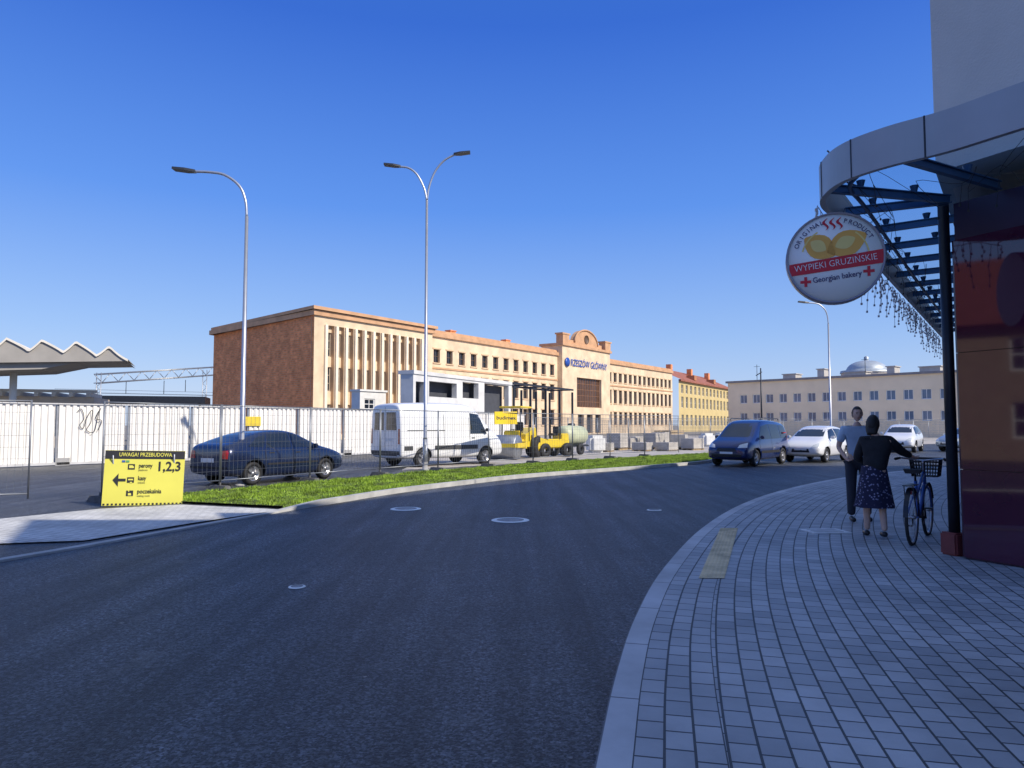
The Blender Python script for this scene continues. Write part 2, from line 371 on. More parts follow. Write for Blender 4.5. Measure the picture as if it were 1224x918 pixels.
for (ua,ub,n) in ((u1,u2,12),(u3,u4,14)):
    W=Matrix.Translation((0,.9,0));o=rows(ua+.6,ub-.4,n,R2,1.25)
    m=MB();m.wall(W,ua,ub,0,12.9,o,.35);m.build('wing_wall',stucco2,ST)
    for q in o: pane_win(ST,W,q,.35,woodf,glass,1,1,'window',stucco)
    m=MB();m.box(((ua+ub)/2,6.5,13.15),(ub-ua,11.8,.5));m.box(((ua+ub)/2,6.6,13.6),(ub-ua-.3,11.4,.4));m.box(((ua+ub)/2,.84,8.9),(ub-ua,.12,.22));m.build('cornice',coping,ST)
for x in (u1+12,u2-6,u3+9):
    m=MB();m.box((x,7,14.4),(1.2,.9,1.6));m.box((x,7,15.25),(1.4,1.1,.15));m.build('chimney',rbrick,ST)
zc=14.6;W=I;big=(u2+.28*(u3-u2),u2+.80*(u3-u2),4.6,9.6)
drs=[(u2+k*(u3-u2),u2+(k+.12)*(u3-u2),.2,3.4) for k in (.3,.48,.66)]
m=MB();m.wall(W,u2,u3,0,zc,[big]+drs,.5)
m.wall(WM((u2,4),(0,-1)),0,4,0,zc);m.wall(WM((u3,0),(0,1)),0,4,0,zc)
m.build('centre_wall',stucco2,ST)
pane_win(ST,W,big,.5,mat('brown mullions',(.3,.15,.08),.7,0,.2,2),mat('brown tinted glass',(.09,.05,.035),.2,0,.3,.5),9,4)
for q in drs: pane_win(ST,W,q,.5,woodf,glass,1,1,'door')
mid=(u2+u3)/2;wc=(u3-u2)
m=MB();m.box((mid,2,zc+.2),(wc+.5,4.6,.4));m.box((mid,.7,zc+.8),(wc*.7,.7,.8))
for k in (.06,.94): m.box((u2+k*wc,.5,zc+1.1),(wc*.12,1.3,1.5));m.box((u2+k*wc,.5,zc+1.95),(wc*.15,1.5,.25))
m.build('parapet',coping,ST)
m=MB();arc=[(mid+wc*.24*cos(t),0,zc+.9+2.4*sin(t)) for t in [pi*k/14 for k in range(15)]]
arc=[(mid-wc*.32,0,zc+.4),(mid+wc*.32,0,zc+.4)]+arc
m.add([(x,.2,z) for x,y,z in arc]+[(x,1.1,z) for x,y,z in arc],[tuple(range(17))]+[(i,(i+1)%17,17+(i+1)%17,17+i) for i in range(17)])
m.tube([(x,.15,z) for x,y,z in arc[2:]],.16,6)
m.build('pediment',coping,ST)
m=MB();m.lathe([(0,0),(.75,0),(.75,.1)],20,0,Matrix.Translation((mid,.18,zc+1.7))@Matrix.Rotation(pi/2,4,'X'));m.build('clock_recess',woodf,ST)
signb=mat('blue sign lettering',(.02,.08,.38),.4,0,.1,2)
m=MB()
m.text('RZESZÓW GŁÓWNY',1.6,(mid+.6,-.14,11.9),(1,0,0),(0,0,1),0,.02,'CENTER',wc*.76);m.build('lettering',signb,ST)
m=MB();m.lathe([(0,0),(.75,0),(.75,.1),(0,.1)],20,0,Matrix.Translation((mid-wc*.42,-.15,11.9))@Matrix.Rotation(pi/2,4,'X'));m.build('round_logo',signb,ST)
# ---------- grey pavilion
PO=V(494,446,56);PE=V(612,452,72)
dd=Vector((PE.x-PO.x,PE.y-PO.y,0)).normalized();PL=(Vector((PE.x-PO.x,PE.y-PO.y,0))).length
PV=thing('concrete_pavilion','unfinished pale grey concrete pavilion with open bays in front of the station','building',(PO.x,PO.y,0),math.atan2(dd.y,dd.x))
pu=lambda px:onplane((PO.x,PO.y),(dd.x,dd.y),px,460)[0]
hp=PO.z
conc=mat('raw concrete',(.66,.66,.65),.9,0,.14,.8,.2,10)
def zz_(py,px): return onplane((PO.x,PO.y),(dd.x,dd.y),px,py)[1]
m=MB();m.wall(I,0,PL,0,hp,[(pu(497),pu(508),.2,zz_(456,500)),(pu(513),pu(546),zz_(475,530),zz_(457,530)),(pu(553),pu(572),zz_(476,560),zz_(457,560)),(pu(579),pu(608),.2,zz_(459,590))],.5)
m.wall(WM((0,1.2),(0,-1)),0,1.2,0,hp);m.build('wall',conc,PV)
m=MB();m.box((PL/2+.1,.65,hp+.1),(PL+.3,1.5,.3));m.build('roof',conc,PV)
m=MB();m.box((PL/2,1.1,hp/2),(PL-.4,.1,hp-.4));m.build('shade_sheet',mat('dark bay shade',(.06,.065,.08),.9),PV)  # near-black sheet paints the shade inside the open bays
fo=V(614,458,72);fe=V(684,457,86)
dd2=Vector((fe.x-fo.x,fe.y-fo.y,0)).normalized();fl=(Vector((fe.x-fo.x,fe.y-fo.y,0))).length
FR=thing('steel_frame','dark open steel frame beside the grey pavilion','frame',(fo.x,fo.y,0),math.atan2(dd2.y,dd2.x))
for i in range(5):
    for y in(0,3):
        m=MB();m.box((fl*i/4,y,fo.z/2-.15),(.2,.2,fo.z-.3));m.build('post',blackm,FR)
m=MB()
for y in(0,3): m.box((fl/2,y,fo.z),(fl+.4,.18,.2))
for i in range(5): m.box((fl*i/4,1.5,fo.z-.01),(.14,2.8,.16))
m.build('beams',blackm,FR)
p=V(446,487,60);t=thing('site_cabin','small pale site cabin between the brick end and the grey pavilion','cabin',(p.x,p.y,0),rzS)
m=MB();W=I;m.wall(W,-1.5,1.5,0,4.4,[(-1.0,.2,2.9,3.8)],.15);m.wall(WM((-1.5,1),(0,-1)),0,1,0,4.4);m.box((0,.5,4.48),(3.2,1.2,.16));m.build('shell',mat('cabin panel',(.75,.75,.73),.6,0,.08,2),t)
pane_win(t,W,(-1.0,.2,2.9,3.8),.15,white,glass)
# ---------- yellow building
YO=V(811,448,163);YE=V(872,461,205)
dy=Vector((YE.x-YO.x,YE.y-YO.y,0));YL=dy.length
YB=thing('yellow_house','yellow building with red roof beyond the end of the station','building',(YO.x,YO.y,0),math.atan2(dy.y,dy.x))
o=rows(1,YL-1,13,((1.4,2.6),(5.6,2.6),(9.0,2.0)),1.7)
m=MB();m.wall(I,0,YL,0,YO.z-1,o,.3);m.build('wall',mat('yellow plaster',(.60,.47,.22),.9,0,.08,.4),YB)
for q in o: pane_win(YB,I,q,.3,white,glass)
m=MB();zr=YO.z-1;m.add([(-.5,-.6,zr),(YL,-.6,zr),(YL,7,zr+3.4),(-.5,7,zr+3.4)],[(0,1,2,3)]);m.box((YL/2,-.3,zr-.2),(YL,.6,.4));rf=m.build('roof',mat('red roof tiles',(.33,.12,.08),.85,0,.2,1),YB)
for k in (.15,.5,.85):
    m=MB();m.box((YL*k,4.5,zr+2.9),(1.4,1.2,2.4));m.build('chimney',rbrick,rf)
for k in(.3,.68):
    m=MB();m.box((YL*k,1.2,zr+1.1),(2.0,2,1.2));m.build('dormer',mat('dormer plaster',(.45,.2,.1),.9),rf)
# ---------- beige building
BO=V(870,458,112);BE=V(1150,443,88)
db=Vector((BE.x-BO.x,BE.y-BO.y,0));BL=db.length
BB=thing('beige_building','long two-storey pale cream building with flat roof behind the parked cars','building',(BO.x,BO.y,0),math.atan2(db.y,db.x))
hb=BO.z
o=[];n=14
for i in range(n):
    x=1.6+(BL-2.5)*(i+.5)/n
    o+= [(x-.6,x+.6,hb*.60,hb*.60+1.35),(x-.6,x+.6,hb*.26,hb*.26+1.35)]
m=MB();m.wall(I,0,BL,0,hb,o,.2);m.wall(WM((0,12),(0,-1)),0,12,0,hb);m.build('wall',mat('cream render',(.88,.73,.52),.9,0,.08,.4),BB)
for q in o: pane_win(BB,I,q,.2,white,glassl,1,0)
m=MB();m.box((BL/2,6,hb+.12),(BL+.5,12.6,.3));m.build('roof',mat('grey roofing',(.25,.24,.25),.9),BB)
for k,(w,h) in {.25:(2,.9),.4:(1,1.4),.55:(3,.7),.7:(1,1.2),.85:(2.5,.9)}.items():
    m=MB();m.box((BL*k,5,hb+.25+h/2),(w,2,h));m.box((BL*k,5,hb+.3+h),(w+.3,2.3,.12));m.build('rooftop_box',mat('rooftop render',(.5,.47,.43),.9),BB)
for k in(.12,.62):
    m=MB();m.tube([(BL*k,2,hb+.2),(BL*k,2,hb+2.8)],.04,5);m.tube([(BL*k-.5,2,hb+2.5),(BL*k+.5,2,hb+2.5)],.025,5);m.build('aerial',blackm,BB)
p=V(1036,446,150);t=thing('domed_building','pale dome with small drum rising behind the cream building','dome',(p.x,p.y,0))
m=MB();m.lathe([(5,0),(5,p.z)],24);m.build('drum',mat('dome drum stone',(.5,.45,.4),.9),t)
m=MB();m.lathe([(5.2,p.z),(5.1,p.z+.5)]+[(4.0*cos(k*pi/16),p.z+.5+2.2*sin(k*pi/16)) for k in range(9)],24);
m.lathe([(.5,p.z+2.6),(.5,p.z+3.4),(0,p.z+3.7)],8);m.build('dome',mat('dome metal',(.4,.45,.5),.5,.3),t)
# ---------- left: platform building, folded canopy, dark roof, gantry
p=V(50,482,50);t=thing('platform_building','beige platform building under the folded white canopy','building',(p.x,p.y,0),.35)
m=MB();m.wall(I,-9,3.2,0,3.6,[(-7,-4,1,2.4),(-2,1.5,.8,3)],.3);m.wall(WM((3.2,0),(0,1)),0,6,0,3.6);m.build('wall',mat('platform wall render',(.55,.46,.36),.9,0,.12,1),t)
m=MB()
for i in range(12): m.box((-8.6+i*1.05,1.5,3.75),(.22,4.5,.3))
m.box((-2.9,0,4.0),(12.6,.25,.2));m.build('roof_beams',mat('pale beams',(.65,.6,.52),.8),t)
m=MB();m.box((-2.9,3,2),(11.8,.2,3.2));m.build('shade_sheet',mat('dark interior',(.05,.05,.06),.9),t)  # dark sheet behind the openings stands in for interior shade
p=V(153,424,48);t=thing('folded_canopy','pale folded concrete platform canopy with zigzag edge at the far left','canopy',(p.x,p.y,0),.42)
n=112;per=1.9
def fold(x):
    k=(-x/per)%1.0
    return .72*((k/.62)**.8 if k<.62 else ((1-k)/.38)**1.3)
top=[]
for i in range(n+1):
    x=-i*.125;z=p.z-.3+.35*min(1,(-x)/3)+.01*(-x)+fold(x)*min(1,(-x+.5)/1.5)
    top.append((x,z))
N1=n+1
m=MB()
bt_=[(x,p.z-.42-.05*(-x)) for x,z in top]
vs=[(x,0,z) for x,z in top]+[(x,7,z) for x,z in top]+[(x,0.0,z-.15) for x,z in top]+[(x,7,z-.15) for x,z in top]
m.add(vs,[(i,i+1,N1+i+1,N1+i) for i in range(n)]+[(i,i+1,2*N1+i+1,2*N1+i) for i in range(n)]+[(2*N1+i,2*N1+i+1,3*N1+i+1,3*N1+i) for i in range(n)])
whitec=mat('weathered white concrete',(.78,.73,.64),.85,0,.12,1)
m.build('folded_roof',whitec,t)
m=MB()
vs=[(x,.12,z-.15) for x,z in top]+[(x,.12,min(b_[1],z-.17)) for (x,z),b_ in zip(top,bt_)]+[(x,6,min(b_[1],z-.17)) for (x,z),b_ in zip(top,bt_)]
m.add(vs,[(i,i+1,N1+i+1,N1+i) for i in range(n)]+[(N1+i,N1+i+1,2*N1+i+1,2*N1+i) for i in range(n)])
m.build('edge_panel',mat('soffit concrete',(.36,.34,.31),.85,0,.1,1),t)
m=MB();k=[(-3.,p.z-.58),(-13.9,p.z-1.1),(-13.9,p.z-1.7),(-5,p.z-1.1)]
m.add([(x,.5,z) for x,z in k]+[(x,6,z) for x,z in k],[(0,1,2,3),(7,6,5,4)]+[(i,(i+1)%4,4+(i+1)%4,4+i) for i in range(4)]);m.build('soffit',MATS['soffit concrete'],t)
for x in(-7,-13):
    m=MB();m.tube([(x,3,0),(x,3,p.z-1)],.22,12);m.build('column',whitec,t)
p=V(170,482,70);t=thing('dark_platform_roof','low dark flat platform roof behind the white hoarding','roof',(p.x,p.y,0),.3)
m=MB();m.box((0,2,p.z+.35),(11.5,5,.7));m.build('roof',blackm,t)
for x in(-5,0,5):
    m=MB();m.tube([(x,2,0),(x,2,p.z)],.12,8);m.build('post',blackm,t)
p=V(112,458,95);q=V(285,452,110);t=thing('catenary_gantry','grey lattice railway gantry carrying overhead wires behind the hoarding','gantry',(0,0,0))
m=MB()
for dz in(0,1.2):
    for dyy in(0,.9):
        m.tube([p+Vector((0,dyy,dz)),q+Vector((0,dyy,dz+.8))],.07,5)
n=20
for i in range(n):
    a=p.lerp(q,i/n);b=p.lerp(q,(i+1)/n);s=.8*i/n;s2=.8*(i+1)/n
    m.tube([a+Vector((0,0,s)),b+Vector((0,0,1.2+s2))] if i%2 else [a+Vector((0,0,1.2+s)),b+Vector((0,0,s2))],.05,4)
m.build('lattice_beam',galv,t)
for k in(.03,.74):
    a=p.lerp(q,k)
    m=MB();
    for dx in(-.3,.3): m.tube([(a.x+dx,a.y,0),(a.x+dx,a.y,a.z+1.4)],.06,5)
    for i in range(14): m.tube([(a.x-.3 if i%2 else a.x+.3,a.y,a.z*i/14),(a.x+.3 if i%2 else a.x-.3,a.y,a.z*(i+1)/14)],.035,4)
    m.build('mast',galv,t)
m=MB()
for k,dz in((.2,-1.6),(.45,-1.9),(.6,-1.7)):
    a=p.lerp(q,k);m.tube([a,a+Vector((0,0,dz))],.05,4);m.tube([a+Vector((-14,-8,dz)),a+Vector((14,10,dz))],.02,4)
m.build('wires',blackm,t)

# ================= hoarding
hoard=mat('white hoarding sheet',(.92,.90,.86),.5,.0,.05,1.2,rnd=.16)
hp_=[G(-120,566),G(0,559),G(400,545),G(480,542),G(640,530.5)]
def walkline(pts,step):
    out=[];carry=0
    cur=Vector(pts[0]);out.append(cur.copy());i=1
    while i<len(pts):
        v=Vector(pts[i])-cur
        if v.length<step-carry:
            carry+=v.length;cur=Vector(pts[i]);i+=1
        else:
            cur=cur+v.normalized()*(step-carry);carry=0;out.append(cur.copy())
    return out
hs=walkline(hp_,2.6);proto=None
hw=2.6
for i in range(len(hs)-1):
    a,b=hs[i],hs[i+1];v=b-a;rz=math.atan2(v.y,v.x)
    if proto is None:
        t=thing('site_hoarding','white corrugated steel hoarding in the row behind the parked vehicles','hoarding',a,rz,'white hoarding sections in one row')
        m=MB();top=[];x=.04
        while x<hw-.04:
            top+=[(x,0),(x+.13,0),(x+.15,.07),(x+.22,.07),(x+.24,0)];x+=.241
        top=[q for q in top if q[0]<hw-.02]
        m.strip([Vector((x,y,.12)) for x,y in top],[Vector((x,y,2.42)) for x,y in top]);m.build('sheet',hoard,t)
        m=MB();m.box((0,.08,1.22),(.08,.08,2.5));m.build('post',galv,t)
        m=MB();m.box((hw/2,-.01,2.44),(hw,.07,.05));m.build('top_rail',mat('grey rail',(.55,.55,.55),.5),t)
        m=MB();m.box((hw/2,-.01,.08),(hw,.08,.1));m.build('bottom_rail',MATS['grey rail'],t)
        m=MB();m.box((.2,.5,.15),(.5,1.1,.3));m.build('ballast_block',greym,t)
        proto=t
    else: dup(proto,a,rz+random.uniform(-.012,.012))
def hoardpt(px,py,off=-.05):
    O=hp_[1];v=(hp_[2]-hp_[1]).normalized();u,z=onplane((O.x,O.y),(v.x,v.y),px,py)
    return Vector((O.x+v.x*u,O.y+v.y*u,z))+Vector((v.y,-v.x,0))*(-off)
m=MB();pts=[(92,492),(97,489),(100,500),(95,508),(99,512),(104,498),(110,490),(108,505),(103,514),(112,516),(117,496),(120,488),(114,500),(121,503),(117,514)]
m.tube(smooth([hoardpt(*q) for q in pts],4),.014,5);tag(m.build('graffiti',black),'black scribbled graffiti tag on the white hoarding','graffiti')
def flat_board(fn,x0,y0,x1,y1,th=.02):
    a,b,c,e=fn(x0,y1),fn(x1,y1),fn(x1,y0),fn(x0,y0);n=(b-a).cross(e-a).normalized()
    m=MB();vs=[a,b,c,e]+[q-n*th for q in(a,b,c,e)]
    m.add(vs,[(0,1,2,3),(7,6,5,4),(0,4,5,1),(1,5,6,2),(2,6,7,3),(3,7,4,0)]);return a,b,c,e,n,m
a,b,c,e,n,m=flat_board(lambda x,y:hoardpt(x,y,-.06),293,498,311,509)
tag(m.build('notice_board',mat('yellow notice',(.8,.6,.05),.5)),'small yellow notice on the hoarding behind the left lamp post','sign')

# ================= mesh fence
wirem=mat('fence wire',(.20,.215,.24),.45,.6,.1,5)
def fence_proto(w,label,group,rw=.0035):
    t=thing('mesh_fence',label,'fence',(0,0,0),0,group)
    m=MB()
    for x in(.02,w-.02): m.tube([(x,0,.1),(x,0,2.05)],.018,6)
    for z in(.2,2.03): m.tube([(.02,0,z),(w-.02,0,z)],.015,6)
    m.build('frame',fgalv,t)
    m=MB();n=int(w/.125)
    for i in range(1,n): m.box((w*i/n,0,1.12),(rw*2,rw*2,1.8))
    for j in range(1,8): m.box((w/2,.006,.2+1.83*j/8),(w-.04,rw*2,rw*2))
    m.build('wire_mesh',wirem,t);return t
def foot_proto(label,group):
    m=MB();m.add([(-.11,-.33,0),(.11,-.33,0),(.11,.33,0),(-.11,.33,0),(-.07,-.28,.13),(.07,-.28,.13),(.07,.28,.13),(-.07,.28,.13)],[(3,2,1,0),(4,5,6,7),(0,1,5,4),(1,2,6,5),(2,3,7,6),(3,0,4,7)])
    m.tube([(0,0,.1),(0,0,.2)],.03,8)
    return tag(m.build('ballast_weight',mat('recycled rubber foot',(.12,.12,.12),.9,0,.3,6)),label,'fence foot',group)
def run_fence(pts,w,label,flabel,g1,g2,rw=.0025,feet=True):
    st=walkline(pts,w);P=None;Q=None
    for i in range(len(st)-1):
        a,b=st[i],st[i+1];rz=math.atan2(b.y-a.y,b.x-a.x)+random.uniform(-.01,.01);a=Vector((a.x,a.y,.05))
        if P is None: P=fence_proto(w,label,g1,rw);P.location=a;P.rotation_euler.z=rz
        else: dup(P,a,rz)
        if feet:
            fl_=Vector((a.x,a.y,.0))
            if Q is None: Q=foot_proto(flabel,g2);Q.location=fl_;Q.rotation_euler.z=rz
            else: dup(Q,fl_,rz)
run_fence([G(-160,612),G(72,604),G(120,600)],2.55,'wire mesh fence at the far left beside the yellow sign','dark fence foot at the far left end of the mesh fence','mesh fences left of the sign','fence feet left of the sign')
run_fence([G(120,600),G(216,591),G(400,574),G(500,565),G(600,557),G(700,550),G(780,545.5),G(848,542.5)],2.9,'grey wire mesh fence standing along the back of the grass strip','dark fence foot behind the grass strip','mesh fences along the grass','fence feet along the grass')
run_fence([G(640,538),G(740,534),G(860,533),G(1000,531),G(1150,530)],3.4,'distant wire mesh fence across the building site behind the parked cars','x','distant mesh fences across the site','y',.005,False)
run_fence([G(700,527),G(800,525),G(950,524.5),G(1150,524.5)],3.4,'farthest wire mesh fence in front of the cream building','x','farthest mesh fences before the cream building','y',.007,False)
def fpt(px,py):
    O=G(500,565);E=G(600,557);v=(E-O).normalized();u,z=onplane((O.x,O.y),(v.x,v.y),px,py);return Vector((O.x+v.x*u,O.y+v.y*u,z))+Vector((v.y,-v.x,0))*.05
a,b,c,e,n,m=flat_board(fpt,590,492,617,507)
t=thing('fence_banner','small yellow company banner tied to the mesh fence near the van front','banner')
m.build('board',mat('yellow banner',(.85,.62,.03),.5),t)
m=MB();m.text('budimex',.2,(a+b+c+e)/4+n*.012,b-a,(0,0,1),0,.0,'CENTER',(b-a).length*.85);m.build('lettering',mat('navy lettering',(.02,.03,.1),.5),t)
# ================= yellow sign
q0=G(121,606);q1=G(218,602)
xd=(q1-q0);wd=xd.length;rz=math.atan2(xd.y,xd.x)
hS=V(121,539,q0.y).z
t=thing('information_board','yellow rebuilding notice board with arrow and platform numbers standing before the fence','sign',(q0.x,q0.y,.02),rz)
yel=mat('yellow sign sheet',(.68,.64,.10),.5,0,.04,2);blk=mat('black print',(.015,.015,.018),.5)
TL=Matrix.Rotation(rad(1.6),4,'Y')@Matrix.Rotation(rad(-7),4,'X')
def onS(m): 
    m.v=[TL@v for v in m.v];return m
m=MB();m.box((wd/2,.012,hS/2),(wd,.02,hS));onS(m).build('board',yel,t)
y=-.006;up=(0,0,1);X=(1,0,0)
m=MB();m.box((wd/2,0,hS*.92),(wd*.995,.012,hS*.15));onS(m).build('header_band',blk,t)
for z in(.70,.46,.22):
    m=MB();m.box((.33*wd,y+.004,z*hS),(.085*wd,.01,.075*wd));onS(m).build('pictogram',blk,t)
m=MB();m.box((.21*wd,y+.004,.46*hS),(.12*wd,.01,.05*hS))
m.add([(.11*wd,y,.46*hS),(.18*wd,y,.58*hS),(.18*wd,y,.34*hS)],[(0,1,2)]);onS(m).build('arrow',blk,t)
def tx(s,size,x,z,w,bold=.002,al='LEFT'):
    m=MB();m.text(s,size*hS,(x*wd,y-.003,z*hS),X,up,0,bold,al,w*wd);onS(m).build('lettering',blk,t)
tx('perony',.11,.42,.72,.17);tx('platforms',.05,.42,.64,.11,0);tx('1,2,3',.24,.64,.70,.28,.006)
tx('kasy',.11,.42,.49,.10);tx('tickets',.05,.42,.41,.09,0)
tx('poczekalnia',.11,.42,.25,.30);tx('waiting room',.05,.42,.17,.16,0)
for i in range(20):
    m=MB();m.box((wd*(i+.5)/20,y+.004,.025*hS),(wd/42,.01,.03*hS));onS(m).build('border_dash',blk,t)
m=MB();m.text('UWAGA! PRZEBUDOWA',.1*hS,(wd/2,-.012,hS*.92),X,up,0,.001,'CENTER',wd*.66);onS(m).build('header_lettering',yel,t)
m=MB()
def pic(cx,cz,pts):m.add([((.33+cx+a_*.02)*wd,-.008,cz*hS+b_*.02*wd) for a_,b_ in pts],[tuple(range(len(pts)))])
pic(0,.70,[(-1.4,-.9),(1.4,-.9),(1.6,0),(.6,1),(-1.4,1)])
pic(0,.46,[(-1.5,-.2),(1.5,-.2),(1.5,.8),(-1.5,.8)]);pic(0,.42,[(-.3,-.7),(1,-.7),(1,.2),(-.3,.2)])
pic(-.01,.24,[(-.5,.3),(.2,.3),(.2,1.4),(-.5,1.4)]);pic(0,.21,[(-1,-1.1),(1.1,-1.1),(.7,.5),(-1,.5)])
onS(m).build('pictogram_figures',yel,t)
for x in(.12,.88):
    m=MB();m.tube([(x*wd,.03,hS*.9),(x*wd,.5,0)],.015,6);m.build('rear_leg',galv,t)
m=MB();m.box((.23*wd,-.006,.80*hS),(.04*wd,.01,.035*hS));m.box((.28*wd,-.006,.80*hS),(.04*wd,.01,.035*hS),mi=1);onS(m).build('small_emblems',[mat('blue emblem',(.03,.1,.35),.5),mat('green emblem',(.1,.35,.12),.5)],t)

# ================= lamps
lampm=mat('lamp pole metal',(.48,.5,.54),.38,.7,.08,3);headm=mat('lamp head',(.035,.04,.05),.45,.3,.1,4)
def lamp(px,py,ptop,arms,label):
    p=G(px,py);t=thing('street_lamp',label,'street lamp',p)
    Ht=V(px,ptop,p.y).z
    m=MB();m.tube([(0,0,0),(0,0,1.1)],.085,14);m.tube([(0,0,1.1),(0,0,1.16),(0,0,Ht-1.25)],[.085,.068,.045],14);m.build('pole',lampm,t)
    m=MB();m.lathe([(.16,0),(.16,.03),(.09,.05),(.09,.3)],14);m.build('base_collar',greym,t)
    m=MB();m.box((0,-.084,.75),(.09,.012,.3));m.build('service_door',lampm,t)
    for dx,dz,pts in arms:
        m=MB();m.tube(smooth([(0,0,Ht-1.28)]+[(a*dx,0,Ht-1.25+b*(1.25+dz)) for a,b in pts],5),.036,10);m.build('arm',lampm,t)
        s=1 if dx>0 else -1;m=MB();x0=dx;z0=Ht+dz
        vs=[(x0-s*.05,-.07,z0-.03),(x0-s*.05,.07,z0-.03),(x0+s*.2,.15,z0),(x0+s*.55,.12,z0+.04),(x0+s*.55,-.12,z0+.04),(x0+s*.2,-.15,z0)]
        m.add(vs+[(v[0],v[1]*.8,v[2]+.07) for v in vs],[(0,1,2,3,4,5),(11,10,9,8,7,6)]+[(i,(i+1)%6,6+(i+1)%6,6+i) for i in range(6)])
        m.build('lamp_head',headm,t)
curv=[(.03,.35),(.15,.68),(.42,.92),(.7,.985),(1,1)]
pl=G(288,580).y/850
lamp(288,580,205,[(-66*pl,0,curv)],'grey street lamp with one arm curving left over the dark car')
pl=G(508,562).y/850
curv2=[(.08,.3),(.28,.62),(.6,.86),(1,1)]
lamp(508,562,199,[(-34*pl,.0,[(.1,.35),(.35,.75),(.65,.95),(1,1)]),(34*pl,.45,curv2)],'tall double-armed street lamp at the grass beside the white van')
pl=G(994,541).y/850
lamp(994,541,362,[(-24*pl,0,curv)],'distant single-arm street lamp behind the parked white hatchback')
p=G(911,531);t=thing('lamp_mast','slim dark mast standing before the cream building','mast',p)
zt=V(911,440,p.y).z
m=MB();m.tube([(0,0,0),(0,0,zt)],[.09,.05],8);m.build('pole',blackm,t)
m=MB();m.tube([(-.4,0,zt*.9),(.1,0,zt*.95)],.04,6);m.build('bracket',blackm,t)

